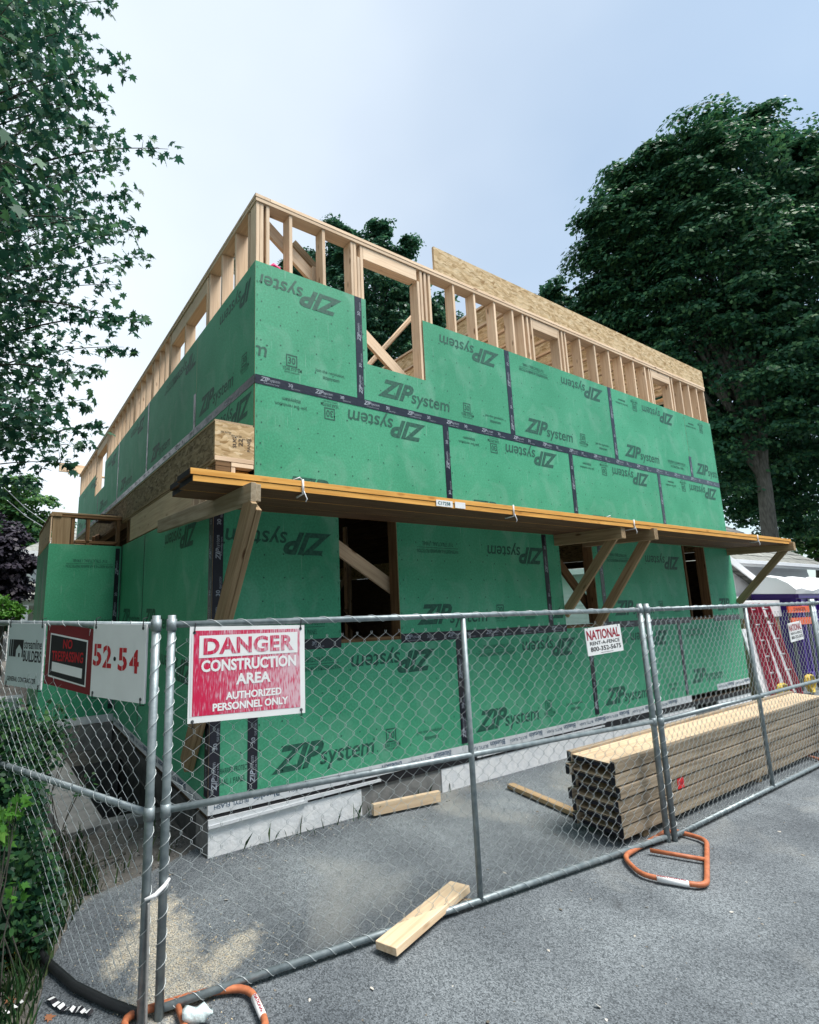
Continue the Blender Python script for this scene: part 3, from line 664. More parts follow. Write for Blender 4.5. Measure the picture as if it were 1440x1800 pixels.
# --- floors and foundation
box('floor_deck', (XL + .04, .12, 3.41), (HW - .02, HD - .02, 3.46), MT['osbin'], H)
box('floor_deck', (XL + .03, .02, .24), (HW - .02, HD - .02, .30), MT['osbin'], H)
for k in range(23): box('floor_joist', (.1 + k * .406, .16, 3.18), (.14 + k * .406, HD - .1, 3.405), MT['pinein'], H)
fx = [(XL + .012, 7.5), (8.3, HW)]
for a, b in fx: box('foundation', (a, .016, -1.4), (b, .30, .236), MT['conc'], H)
box('foundation', (7.505, .016, -1.4), (8.295, .3, .1), MT['conc'], H)
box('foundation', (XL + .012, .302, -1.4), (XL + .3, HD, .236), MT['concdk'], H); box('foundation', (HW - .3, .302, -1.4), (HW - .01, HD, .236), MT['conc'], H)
for a, b, t in ((XL + .012, 1.09, .238), (2.09, 5.2, .262), (5.2, 7.49, .262), (8.31, HW, .25)):
    extr('parge_coat', FR, [(a, -.05), (b, -.05), (b + rr.uniform(-.02, .02), t), (a, t)], -.0155, -.005, MT['parge'], H)
box('dark_opening_fill', (7.51, .2, .101), (8.29, .23, .4), MT['ink'], H);  # black panel standing in for the darkness inside the basement opening
box('window_lintel', (7.4, .02, .405), (8.4, .3, .44), MT['blackplastic'], H)
extr('membrane', FR, R4(XL, .225, HW, Z0 - .018), -.004, .0022, MT['membrane'], H)
def butyl(fr, a, b, z, sag=0, n=.004):
    o = extr('butyl_flashing', fr, [(a, z), (b, z), (b, z + .098), (a, z + .1)], n - .0015, n, MT['btape'], H)
    p = Print((a, z, b, z + .1)); s = a + .05; k = 0
    while s < b - .4:
        p.text('Blueskin', s + .33, z + .03, w=.24, h=.055, inv=True, off=.02); p.text('BUTYL FLASH', s, z + .035, w=.29, h=.032, inv=True, off=.01); s += .66
    p.obj('flashing_print', fr, n + .0012, MT['bprint'], o)['kind'] = 'stuff'
butyl(FR, XL, 2.46, Z0 - .008); butyl(FR, 2.44, 5.05, Z0 - .016, n=.006); butyl(FR, 5.0, 7.42, Z0 - .008); butyl(FR, 8.32, HW, Z0 + .07); butyl(LL, -3.8, .0, Z0 - .008)
extr('flashing_flap', FR, [(XL, .235), (1.3, .255), (1.3, .275), (XL, .275)], .003, .02, MT['btape'], H)
extr('flashing_flap', FR, [(XL, .215), (.5, .235), (.5, .255), (XL, .238)], .004, .03, MT['btape'], H)
extr('flashing_flap', FR, [(2.6, .25), (5.0, .255), (5.0, .272), (2.6, .275)], .003, .014, MT['btape'], H)
# --- second-storey framing
def stud(x, y0=.013, y1=.15, z0=3.55, z1=5.855, m='pine'): box('stud', (x - .019, y0, z0), (x + .019, y1, z1), MT[m], H)
for x in (.03, .072, .14, .40, .80, 1.17, 1.211, 1.30, 2.19, 2.255, 2.215 + .11, 2.74, 3.12, 3.51, 3.88, 4.10, 4.20, 4.29, 4.91, 5.0, 5.08, 5.45, 5.85, 6.24, 6.61, 6.99, 7.36, 7.50, 7.565, 8.20, 8.29, 8.62, 8.93, 9.25, 9.545): stud(x)
for x in (1.255, 2.14): stud(x, z1=5.70)
for a, b in ((1.322, 2.118), (4.311, 4.889), (7.587, 8.179)):
    box('header', (a, .013, 5.70), (b, .055, 5.853), MT['pine'], H); box('header', (a, .06, 5.712), (b, .15, 5.74), MT['pine'], H)
box('top_plate', (.001, .0, 5.857), (HW, .152, 5.895), MT['pine'], H); box('top_plate', (.16, -.004, 5.897), (HW, .152, 5.935), MT['pine'], H)
for a, b in ((.0, 5.1), (5.1, HW)): box('bottom_plate', (a + .01, .014, 3.506), (b, .15, 3.545), MT['pine'], H)
def lstud(y, z1=5.855): box('stud', (.013, y - .019, 3.55), (.15, y + .019, z1), MT['pine'], H)
LS = [.2, .55, .95, 1.36, 1.44, 2.3, 2.98, 3.06, 3.3, 3.62, 3.98, 4.1, 4.5, 4.9, 5.3, 5.42, 5.75, 6.1, 6.5, 6.9, 7.3, 7.7, 8.1, 8.2, 9.62, 9.7, 10.1, 10.5, 10.9, 11.3, 11.7, 12.1, 12.5, 12.75]
for y in LS: lstud(y)
for a, b in ((1.462, 2.278), (2.322, 2.958), (8.222, 9.598)): box('header', (.013, a, 5.66), (.15, b, 5.853), MT['pine'], H)
box('top_plate', (-.001, .154, 5.857), (.15, HD, 5.895), MT['pine'], H); box('top_plate', (-.005, -.004, 5.897), (.158, HD + .3, 5.935), MT['pine'], H)
box('bottom_plate', (.014, .152, 3.506), (.15, HD, 3.545), MT['pine'], H)
for i in range(20): box('stud', (HW - .15, .5 + i * .61, 3.5), (HW - .013, .54 + i * .61, 5.855), MT['pine'], H)
box('top_plate', (HW - .15, .154, 5.857), (HW - .001, HD, 5.933), MT['pine'], H)
for i in range(20): box('stud', (.4 + i * .48, HD - .15, 3.5), (.44 + i * .48, HD - .013, 5.855), MT['pine'], H)
box('top_plate', (.17, HD - .15, 5.857), (HW - .17, HD - .001, 5.893), MT['pine'], H)
box('beam_end', (-.6, HD + .0, 5.94), (.4, HD + .06, 6.2), MT['pine'], H)
board('beam_end', (-.35, HD - .05, 5.95), (.3, HD - .05, 6.06), .05, .2, MT['pine'], H)
# third-floor rim board and its joists
for a, b in ((2.42, 4.86), (4.863, 7.3), (7.303, HW)): extr('rim_board', FR, R4(a, 5.937, b, 6.27), -.032, -.002, (MT['osb'], MT['osbedge']), H)
for k in range(14):
    x = 4.0 + k * .4064
    for z in (5.938, 6.23): box('joist_flange', (x - .03, .036, z), (x + .03, 6.2, z + .036), MT['pine'], H)
    box('joist_web', (x - .006, .036, 5.976), (x + .006, 6.2, 6.228), MT['osb'], H)
for i in range(15): box('stud', (.5 + i * .61, 6.0, 3.5), (.54 + i * .61, 6.13, 5.86), MT['pine'], H)
box('top_plate', (.2, 5.995, 5.862), (HW - .16, 6.135, 5.936), MT['pine'], H)
# diagonal braces inside the upper storey
board('diagonal_brace', (.18, .20, 5.80), (3.3, .20, 3.56), .04, .135, MT['pine'], H)
board('diagonal_brace', (.55, .245, 5.75), (.86, .245, 5.53), .04, .09, MT['pineold'], H)
board('diagonal_brace', (.70, .17, 4.9), (.80, .19, 5.5), .04, .085, MT['pine'], H, up=(1, 0, 0))
board('diagonal_brace', (1.0, .52, 3.9), (2.75, .52, 5.9), .085, .04, MT['pine'], H)
board('diagonal_brace', (1.0, .565, 3.87), (2.75, .565, 5.87), .03, .05, MT['pine'], H)
# inside the lower storey: braces and partition studs seen through the openings
board('diagonal_brace', (.72, .22, 2.63), (1.9, .22, 1.95), .04, .14, MT['pine'], H)
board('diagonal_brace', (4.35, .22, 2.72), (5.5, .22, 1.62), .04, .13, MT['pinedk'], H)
for x, y in ((2.2, 3.0), (2.62, 3.0), (3.05, 3.0), (3.6, 5.2), (4.05, 5.2), (4.6, 5.2), (5.2, 7.4), (5.7, 7.4), (6.2, 7.4)): box('partition_stud', (x, y, .305), (x + .04, y + .09, 3.17), MT['pine'], H)
box('partition_plate', (2.15, 3.0, 1.75), (3.05, 3.09, 1.79), MT['pine'], H)
board('partition_brace', (2.2, 2.95, 2.5), (3.3, 2.95, 1.3), .03, .09, MT['pinedk'], H); board('partition_brace', (3.6, 5.1, 1.3), (4.6, 5.1, 2.6), .03, .09, MT['pine'], H)
tag(link('plastic_scrap', mesh('rag', *(lambda V, F: (V, F, MT['pink']))(*tubeVF([(.17, .06, 5.20), (.22, .05, 5.235), (.28, .05, 5.215), (.33, .06, 5.18)], [.012, .03, .024, .006], 7)), smooth=True)), 'bright pink scrap of plastic caught on top edge of green panel', 'plastic scrap')
# pit beside the left wall
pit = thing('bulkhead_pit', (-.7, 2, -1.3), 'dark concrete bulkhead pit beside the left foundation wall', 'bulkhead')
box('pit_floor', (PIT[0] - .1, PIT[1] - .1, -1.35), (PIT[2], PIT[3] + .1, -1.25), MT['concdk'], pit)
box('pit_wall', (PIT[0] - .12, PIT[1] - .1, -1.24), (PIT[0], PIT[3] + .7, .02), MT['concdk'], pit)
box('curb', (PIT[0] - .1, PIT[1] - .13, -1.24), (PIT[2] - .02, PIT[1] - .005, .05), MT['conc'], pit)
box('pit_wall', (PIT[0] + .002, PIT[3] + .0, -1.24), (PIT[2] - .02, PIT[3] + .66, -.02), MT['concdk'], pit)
o = board('cheek_slab', (-1.1, .98, .0), (-1.35, 3.2, .28), .35, .1, MT['conc'], pit)
# ------------------------------------------------------------------ scaffold brackets and planks
def bracket(label, X, ye, zt, yb, zb, yw=.0, dbl=False, m='pineold', up=None):
    o = thing('scaffold_bracket', (X, 0, zb), label, 'bracket', 'timber brackets carrying the scaffold planks')
    board('beam', (X, yw, zt - .07), (X, ye, zt - .07), .09, .14, MT[m], o)
    if dbl:
        for s in (-1, 1): board('brace', (X + s * .021, ye + .06, zt - .15), (X + s * .021 + .05, yb, zb), .04, .09 if s < 0 else .1, MT[m], o)
    else: board('brace', (X + .047 + .021, ye + .12, zt - .06), (X + .047 + .021, yb, zb), .04, .11, MT[m], o)
    return o
MT['beamgrey'] = lumber('grey_beam', (.46, .38, .27), (.30, .235, .155), knots=.7)
B1 = thing('scaffold_bracket', (-.47, -.3, .6), 'weathered beam and doubled leaning brace at the left corner', 'bracket', 'timber brackets carrying the scaffold planks')
board('beam', (-.475, 1.36, 2.725), (-.475, -1.04, 2.64), .04, .13, MT['beamgrey'], B1); board('beam', (-.432, .3, 2.69), (-.432, -1.02, 2.643), .042, .12, MT['beamgrey'], B1)
board('brace', (-.475, -1.0, 2.60), (-.45, .36, .60), .04, .15, MT['pineold'], B1); board('brace', (-.432, -.985, 2.56), (-.407, .37, .585), .04, .14, MT['pineold'], B1)
bracket('brown beam and brace in front of the middle lower window', 4.35, -.88, 2.735, .02, 1.70)
bracket('paler beam and long brace just right of the middle window', 4.98, -.94, 2.745, .0, 1.50)
bracket('tan beam and brace projecting past the right house corner', 9.5, -.955, 2.785, -.02, 1.78)
PX0, PX1 = -.87, 9.56
def plank(label, x0, x1, y0, y1, zl, zr, t, strap=()):
    o = thing('scaffold_plank', ((x0 + x1) / 2, (y0 + y1) / 2, (zl + zr) / 2), label, 'plank', 'laminated scaffold planks')
    yc = (y0 + y1) / 2
    body = board('plank_body', (x0, yc, zl + t / 2), (x1, yc, zr + t / 2), (y1 - y0), t, MT['lvlface'], o, endm=MT['black'])
    for ys, n in ((y0 - .003, 1), (y1 + .003, 1)): board('laminated_edge', (x0 + .003, ys, zl + t / 2), (x1 - .003, ys, zr + t / 2), .005, t - .002, MT['lvl'], o)
    return o
pu = plank('upper orange laminated plank along the front edge of scaffold', PX0, PX1 - .02, -.905, -.62, 2.748, 2.80, .043)
pl = plank('lower orange laminated plank along the front edge of scaffold', PX0 + .02, PX1, -.90, -.615, 2.703, 2.755, .043)
plank('upper laminated plank behind the front pair on scaffold', PX0 + .03, PX1 - .1, -.608, -.335, 2.748, 2.80, .043)
plank('lower laminated plank behind the front pair on scaffold', PX0 + .05, PX1 - .06, -.604, -.33, 2.703, 2.755, .043)
plank('rearmost laminated plank of scaffold nearest the wall', -.36, PX1 - .05, -.325, -.012, 2.712, 2.762, .04)
for x in (-.02, 2.35, 4.55, 8.15):
    z = 2.703 + (x - PX0) * .005
    tube('strap', [(x, -.912, z + .096), (x, -.914, z - .012), (x + .01, -.80, z - .016)], .009, MT['trim'], pl, 6)
    tube('strap_tail', [(x + .005, -.915, z + .01), (x + .03, -.92, z - .05), (x + .02, -.918, z - .07)], .0045, MT['trim'], pl, 6)
lf = Frame((0, -.9115, 2.735), (1, 0, 0.005), (0, 0, 1))
for x0, x1, s in ((1.32, 1.52, 'C17258'), (1.55, 1.68, '')):
    o = extr('paper_label', lf, R4(x0, -.022, x1, .034), 0, .0015, MT['signw'], pl)
    if s: p = Print(); p.text(s, x0 + .02, -.008, w=.15, h=.03, off=.02); p.obj('label_print', lf, .0028, mat('teal_ink', (.01, .12, .14)), pl)
for k, (x, nm) in enumerate(((.0, 'left end'), (4.2, 'middle'), (8.2, 'right end'))):
    z = 2.80 + (x - PX0) * .005
    c = tube('rope_scrap', [(x - .05, -.8, z + .012), (x, -.83, z + .035), (x + .05, -.8, z + .014), (x + .09, -.77, z + .012)], .0055, MT['trim'], None, 6)
    tag(c, 'short white rope scrap lying on the scaffold planks near the ' + nm, 'rope')

# ------------------------------------------------------------------ chain-link fence
def fence(label, A, B, left=True, right=True, mid=True, seed=1, sag=.012, dia=.104, bent=False, h=1.8, low=True):
    A, B = Vector((*A, 0)), Vector((*B, 0)); L = (B - A).length; ux = (B - A).normalized(); fr = Frame(A, ux, (0, 0, 1)); rr = random.Random(seed)
    o = thing('chain_link_fence', (A + B) / 2, label, 'fence', 'chain-link fence panels')
    r = .0215
    P = lambda x, z, n=0: fr.p(x, z, n)
    for x, on in ((0, left), (L, right)):
        if on: tube('post', [P(x, .0), P(x, 1.85)], r, MT['steel'], o, 14); 
    if mid: tube('post', [P(L * .505, .03), P(L * .505, h - .02)], r * .86, MT['steel'], o, 12)
    tube('rail', [P(r, h), P(L - r, h)], .0175, MT['steel'], o, 14)
    tube('rail', [P(r, .9), P(L - r, .9)], .0175, MT['steel'], o, 14)
    if bent: tube('rail', [P(.0, .03, .03), P(.25, .03, .02), P(.5, .05, -.02), P(.8, .09, -.04), P(1.2, .12), P(L, .1)], r, MT['steeldk'], o, 14)
    elif low: tube('rail', [P(r, .04), P(L - r, .04)], .0175, MT['steel'], o, 14)
    for x, z in [(x, z) for x in ((0.,) if left else ()) + ((L,) if right else ()) for z in (h, .9)]:
        tube('rail_clamp', [P(x - .0, z - .03), P(x, z + .03)], r * 1.25, MT['steel'], o, 12)
    # mesh of zigzag wires, each hooked into its neighbours
    V = []; F = []; c = dia / 2; nw = int((L - .06) / c) - 1; ns = int((h - .09) / c)
    ph = [rr.uniform(0, 6.28) for _ in range(6)]
    def warp(x, z):
        a = math.sin(x * 2.1 + ph[0]) * math.sin(z * 3.3 + ph[1]) + .6 * math.sin(x * 5.2 + ph[2] + z * 2)
        return x + sag * .55 * math.sin(x * 3 + z * 4 + ph[3]) * math.sin(math.pi * z / h), z + sag * .6 * math.sin(x * 4.1 + ph[4] + 1.7 * z), sag * a * math.sin(math.pi * min(1, max(0, z / h)))
    rw = .0016; nn = fr.un; 
    for k in range(nw):
        pts = []
        for j in range(ns + 1):
            side = (j + k) % 2
            x = .03 + (k + (1 if side == 0 else 0)) * c; z = .05 + j * c
            sg = .003 * (1 if (j % 2 == 0) else -1)
            pull = .004 * (1 if side == 0 else -1)
            x2, z2, n2 = warp(x + pull, z); n2 += (.0018 if side == 0 else -.0018)
            pts.append(P(x2, z2 - .006, n2)); pts.append(P(x2, z2 + .006, n2))
        b = len(V); prev = None
        for i, q in enumerate(pts):
            e1 = ux; e2 = nn
            V += [q + e1 * rw, q + e2 * rw, q - e1 * rw, q - e2 * rw]
            if i:
                for s in range(4): F.append([b + (i - 1) * 4 + s, b + (i - 1) * 4 + (s + 1) % 4, b + i * 4 + (s + 1) % 4, b + i * 4 + s])
    cc = (A + B) / 2
    link('chain_link_mesh', mesh('chain_link_mesh', [v - cc for v in V], F, MT['wire'], smooth=True), o, Matrix.Translation(cc))
    # tie wire wound round rails and posts
    def helix(a, b, rad, pitch, ph=0):
        a, b = Vector(a), Vector(b); d = (b - a); Ln = d.length; d.normalize(); e = d.orthogonal().normalized(); f = d.cross(e); n = int(Ln / pitch * 10)
        return [a + d * (Ln * i / n) + (e * math.cos(i * .6283 + ph) + f * math.sin(i * .6283 + ph)) * rad for i in range(n + 1)]
    tube('tie_wire', helix(P(.04, h), P(L - .04, h), .021, .17 if not bent else .09, 1), .0017, MT['wire'], o, 4)
    tube('tie_wire', helix(P(.06, .04), P(L - .06, .04), .022, .12, 2), .0017, MT['wire'], o, 4) if low else tube('tie_wire', helix(P(.04, .9), P(L - .04, .9), r + .005, .11, 2), .0017, MT['wire'], o, 4)
    if left: tube('tie_wire', helix(P(0, .06), P(0, h), r + .004, .105), .0018, MT['wire'], o, 4)
    if right: tube('tie_wire', helix(P(L, .06), P(L, h), r + .004, .13), .0018, MT['wire'], o, 4)
    return o, fr, L
GA, GB = (-1.085, -1.362), (2.775, -1.765)
fA, frA, LA = fence('front chain-link panel with the red danger sign', GA, GB, seed=2)
fB, frB, LB = fence('chain-link panel in front of the lumber stack', (2.835, -1.79), (6.69, -1.80), seed=5, dia=.088)
fC, frC, LC = fence('chain-link panel at the right picture edge beyond the lumber', (6.76, -1.80), (10.5, -1.75), seed=8, mid=False)
dl = Vector((-.4, .916, 0)).normalized(); LO = Vector((-1.165, -1.36, 0)); LE = LO + dl * 3.4
fD, frD, LD = fence('chain-link panel with three signs running back on the left', (LE.x, LE.y), (LO.x, LO.y), left=False, mid=False, seed=11, sag=.03, bent=False, dia=.098, low=False)
# rag tied round the two corner posts and its loose wooden stake
tag(tube('rag_tie', [(-1.178, -1.388, .535), (-1.13, -1.395, .545), (-1.085, -1.393, .575), (-1.06, -1.37, .585), (-1.075, -1.34, .575)], [.007, .011, .01, .008, .004], MT['trim'], None, 8), 'white rag knotted round the two corner fence posts', 'rag')
tag(board('wooden_lath', (-1.155, -1.40, .02), (-1.16, -1.395, .52), .018, .008, MT['conc']), 'thin grey lath standing beside the left corner fence post', 'lath')
def corner(fr, x, z, s=1): return fr.p(x, z, .02)
def signthing(name, label, fr, x0, z0, x1, z1, m, t=.006, n=.012, skew=0, cat='sign', ties=True, edge=None, bend=None):
    c = fr.p((x0 + x1) / 2, (z0 + z1) / 2, n); o = thing(name, c, label, cat)
    poly = [(x0, z0 + skew), (x1, z0), (x1, z1), (x0, z1 + skew)]
    extr('sign_board', fr, poly, n, n + t, (m, edge or m), o)
    if ties:
        for x in (x0 + .025, x1 - .025):
            for z, dz in ((z1 - .02, .05), (z0 + .02, -.03)):
                tube('zip_tie', [fr.p(x, z, n + t + .003), fr.p(x + .004, z + dz, n + t + .004), fr.p(x, z + dz * 1.1, n - .01)], .0028, MT['ink'], o, 5)
            for z in (z1 - .02, z0 + .02): extr('grommet', fr, [(x + .009 * math.cos(i * .785), z + .009 * math.sin(i * .785)) for i in range(8)], n + t + .0004, n + t + .002, MT['steeldk'], o)
    return o, n + t
# danger sign (worn print)
dx0 = .092
o, n = signthing('danger_sign', 'worn red and white danger construction area sign hung on front fence', frA, dx0, 1.285, dx0 + .665, 1.775, MT['signw'], t=.004, skew=.012)
p = Print(); p.poly([(dx0 + .022, 1.33), (dx0 + .635, 1.32), (dx0 + .635, 1.755), (dx0 + .022, 1.765)]); p.obj('red_print', frA, n + .001, MT['wornred'], o)
p = Print(); p.rect(dx0 + .052, 1.622, dx0 + .62, 1.738); p.rect(dx0 + .012, 1.33, dx0 + .018, 1.75)
p.text('CONSTRUCTION', dx0 + .065, 1.548, w=.545, h=.062, off=.035); p.text('AREA', dx0 + .255, 1.472, w=.2, h=.058, off=.035)
p.text('AUTHORIZED', dx0 + .20, 1.398, w=.32, h=.04, off=.035); p.text('PERSONNEL ONLY', dx0 + .13, 1.345, w=.43, h=.04, off=.035)
p.obj('white_print', frA, n + .002, MT['signw'], o)
p = Print(); p.text('DANGER', dx0 + .075, 1.637, w=.52, h=.088, off=.035, sp=1.05); p.obj('danger_print', frA, n + .003, MT['wornred'], o)
# fence hire signs
def hire(fr, x0, z0, x1, z1, label):
    o, n = signthing('hire_sign', label, fr, x0, z0, x1, z1, MT['signw'], ties=False, skew=.0); w, h = x1 - x0, z1 - z0
    p = Print(); p.text('NATIONAL', x0 + .03 * w, z0 + .55 * h, w=.92 * w, h=.36 * h, off=.025); p.obj('maroon_print', fr, n + .001, MT['maroon'], o)
    p = Print(); p.text('RENT-A-FENCE', x0 + .08 * w, z0 + .36 * h, w=.84 * w, h=.13 * h, off=.015); p.text('800-352-5675', x0 + .08 * w, z0 + .13 * h, w=.86 * w, h=.17 * h, off=.02); p.text('nationalrentafence.com', x0 + .35 * w, z0 + .045 * h, w=.35 * w, h=.04 * h); p.obj('black_print', fr, n + .001, MT['ink'], o)
    for x in (x0 + .03, x1 - .03): tube('wire_tie', [fr.p(x, z1 - .01, n + .003), fr.p(x, z1 + .02, n), fr.p(x, z1 + .01, 0)], .002, MT['steeldk'], o, 4)
def rota(fr, a): 
    c, s = math.cos(a), math.sin(a); return Frame(fr.o, fr.ux * c + fr.uy * s, fr.uy * c - fr.ux * s)
f1 = Frame(frA.p(3.165, 1.465), frA.ux + frA.uy * .03, frA.uy - frA.ux * .08); hire(f1, 0, 0, .425, .21, 'white fence-hire sign left of the paired fence posts')
f2 = Frame(frB.p(2.98, 1.385), frB.ux, frB.uy - frB.ux * .1); hire(f2, 0, 0, .40, .21, 'white fence-hire sign in front of the purple container')
# the three signs on the left panel (x measured from the far end of that panel)
sx = lambda d: LD - d
o, n = signthing('contractor_sign', 'pale grey contractor sign with house logo, leftmost on the fence', frD, sx(1.52), 1.40, sx(1.06), 1.80, MT['signg'], t=.012, skew=0, edge=MT['trim'])
x0 = sx(1.52); p = Print()
p.rect(x0 + .03, 1.585, x0 + .045, 1.695); p.rect(x0 + .052, 1.585, x0 + .075, 1.695); p.rect(x0 + .08, 1.585, x0 + .108, 1.695)
p.poly([(x0 + .108, 1.585), (x0 + .122, 1.585), (x0 + .122, 1.63), (x0 + .16, 1.665), (x0 + .2, 1.63), (x0 + .2, 1.585), (x0 + .215, 1.585), (x0 + .215, 1.695), (x0 + .108, 1.695)]); p.rect(x0 + .155, 1.585, x0 + .175, 1.61)
p.text('streamline', x0 + .225, 1.64, w=.22, h=.06, off=.008); p.text('BUILDERS', x0 + .222, 1.56, w=.225, h=.07, off=.02); p.text('GENERAL CONTRACTOR', x0 + .03, 1.43, w=.37, h=.03, off=.014)
p.obj('black_print', frD, n + .001, MT['ink'], o)['kind'] = 'stuff'
o, n = signthing('trespass_sign', 'dark red no trespassing sign between the two pale signs', frD, sx(1.04), 1.41, sx(.535), 1.775, MT['dkred'], t=.003, skew=.03, ties=False)
x0 = sx(1.04); y0 = 1.42
p = Print(); p.poly([(x0 + .045, y0 + .065), (x0 + .455, y0 + .03), (x0 + .455, y0 + .29), (x0 + .045, y0 + .325)]); p.obj('white_border', frD, n + .001, MT['signw'], o)
p = Print(); p.poly([(x0 + .055, y0 + .075), (x0 + .445, y0 + .04), (x0 + .445, y0 + .28), (x0 + .055, y0 + .315)]); p.obj('black_field', frD, n + .002, MT['ink'], o)
p = Print(); p.poly([(x0 + .085, y0 + .10), (x0 + .415, y0 + .075), (x0 + .415, y0 + .13), (x0 + .085, y0 + .155)]); p.obj('white_field', frD, n + .003, MT['signw'], o)
p = Print(); p.text('NO', x0 + .2, y0 + .235, w=.1, h=.055, off=.02); p.text('TRESPASSING', x0 + .08, y0 + .16, w=.34, h=.06, off=.02); p.obj('red_lettering', frD, n + .004, MT['inkred'], o)
for x, z in ((x0 + .03, 1.77), (x0 + .47, 1.745)): tube('wire_tie', [frD.p(x, z - .01, n + .004), frD.p(x, z + .03, n)], .002, MT['wire'], o, 4)
o, n = signthing('address_sign', 'white board stencilled with the house numbers in red', frD, sx(.52), 1.41, sx(.045), 1.805, MT['signw'], t=.014, edge=MT['trim'])
x0 = sx(.52); p = Print()
for ch, dx in (('5', .012), ('2', .105), ('5', .245), ('4', .345)): p.text(ch, x0 + dx, 1.575 - dx * .06, w=.08, h=.12, off=.03)
p.obj('red_lettering', frD, n + .001, MT['inkred'], o)
p = Print(); p.dot(x0 + .215, 1.62, .012, 10); p.obj('black_print', frD, n + .001, MT['ink'], o)
p = Print()
for dx in (.03, .127, .27, .365): p.rect(x0 + dx + .014, 1.545, x0 + dx + .018, 1.72)
p.obj('stencil_gap', frD, n + .002, MT['signw'], o)
# orange fence feet
def foot(label, pts, bar, band=None):
    P = [Vector((x, y, .03)) for x, y in pts]; N = len(P); Q = []
    for i in range(N):                               # rounded corners
        a, b, c = P[i - 1], P[i], P[(i + 1) % N]; r = .09
        d0 = (a - b); d1 = (c - b); r0 = min(r, d0.length * .45); r1 = min(r, d1.length * .45); s, e = b + d0.normalized() * r0, b + d1.normalized() * r1
        for k in range(5): t = k / 4; Q.append(s * (1 - t) ** 2 + b * 2 * t * (1 - t) + e * t * t)
    c = sum(P, Vector()) / N; o = thing('fence_stand', (c.x, c.y, 0), label, 'fence foot', 'orange tubular fence feet')
    tube('loop', Q, .017, MT['rust'], o, 10, closed=True)
    tube('crossbar', [Vector((*bar[0], .032)), Vector((*bar[1], .032))], .015, MT['rust'], o, 10)
    if band:
        a, b = Vector((*band[0], .031)), Vector((*band[1], .031)); tube('label_band', [a, b], .0185, MT['signw'], o, 10)
        d = (b - a).normalized(); f = Frame(a + Vector((0, 0, .0192)), d, Vector((0, 0, 1)).cross(d)); p = Print(); p.text('NATIONAL', .005, -.008, w=(b - a).length - .01, h=.015, off=.03); p.obj('label_print', f, 0, MT['maroon'], o)
    return o
foot('orange tubular foot under the paired fence posts beside lumber', [(2.18, -1.74), (2.02, -1.95), (2.22, -2.26), (2.99, -1.95), (2.95, -1.70)], ((2.44, -1.80), (2.62, -2.1)), ((2.06, -2.03), (2.16, -2.18)))
foot('orange tubular foot at the left corner of fence', [(-1.25, -1.30), (-.86, -1.36), (-.66, -1.45), (-.70, -1.75), (-1.2, -1.68)], ((-1.0, -1.34), (-1.02, -1.7)), ((-.675, -1.53), (-.69, -1.66)))
foot('orange tubular foot at the far right fence joint', [(6.5, -1.45), (6.3, -1.8), (6.5, -2.05), (7.0, -1.95), (7.0, -1.5)], ((6.7, -1.5), (6.75, -2.0)))
# ------------------------------------------------------------------ lumber stack of I-joists
ords = ['topmost', 'second from top', 'third from top', 'fourth from top', 'fifth from top', 'bottom']
offs = [(2.345, .0), (2.34, .004), (2.375, -.004), (2.35, .006), (2.36, .0), (2.385, .008)]
for i, (x0, dy) in enumerate(offs):
    zt = .635 - i * .0965; y0, y1 = -1.655 + dy, -1.245 + dy; L1 = 7.32 + dy * 5
    o = thing('i_joist', ((x0 + L1) / 2, (y0 + y1) / 2, zt - .09), 'long timber I-joist lying flat in the lumber stack, ' + ords[i], 'I-joist', 'I-joists in the lumber stack')
    board('flange', (x0, y0 + .02, zt - .046), (L1, y0 + .02, zt - .046), .04, .084, MT['joist'], o, endm=MT['black'])
    board('flange', (x0 - .025 * (i % 2), y1 - .02, zt - .046), (L1, y1 - .02, zt - .046), .04, .084, MT['joist'], o, endm=MT['black'])
    board('web', (x0 + .012, (y0 + y1) / 2, zt - (.03 if i == 0 else .05)), (L1 - .01, (y0 + y1) / 2, zt - (.03 if i == 0 else .05)), y1 - y0 - .084, .012, MT['joistweb'], o, endm=MT['black'])
    for e_ in (x0 + .02, L1 - .06): board('end_dark_fill', (e_, (y0 + y1) / 2, zt - (.03 if i == 0 else .05) - .024), (e_ + .04, (y0 + y1) / 2, zt - (.03 if i == 0 else .05) - .024), y1 - y0 - .09, .034, MT['black'], o)  # black fill added for the shadowed hollow between the flanges
    if i == 3:
        f = Frame((3.27, y0 - .0006, zt - .085), (1, 0, 0), (0, 0, 1)); t = extr('paper_tag', f, R4(0, 0, .11, .085), 0, .002, mat('tag_red', (.75, .025, .03)), o)
        p = Print(); [p.rect(.02 + k * .02, .03, .03 + k * .02, .05 + .01 * (k % 2)) for k in range(4)]; p.obj('tag_print', f, .003, MT['maroon'], o)
for k, x in enumerate((2.75, 5.0, 7.0)):
    tag(board('timber_skid', (x, -1.62, .026), (x, -1.27, .026), .085, .05, MT['pineold']), ['timber skid under the near end of the lumber stack', 'timber skid under the middle of the lumber stack', 'timber skid under the far end of the lumber stack'][k], 'skid', 'skids under the lumber stack')
tag(board('loose_timber', (2.74, -.30, .032), (2.62, -1.16, .032), .09, .04, MT['pineold']), 'weathered stud lying on the asphalt against the lumber stack', 'timber')
tag(board('loose_timber', (1.13, -.10, .07), (1.86, -.19, .07), .04, .095, MT['joistweb']), 'pale short timber standing on edge by grey foundation patch', 'timber')
tag(board('loose_timber', (.06, -1.62, .05), (.86, -1.40, .05), .14, .04, MT['joistweb'], up=(.0, .12, 1)), 'pale timber offcut lying under the front fence rail', 'timber')
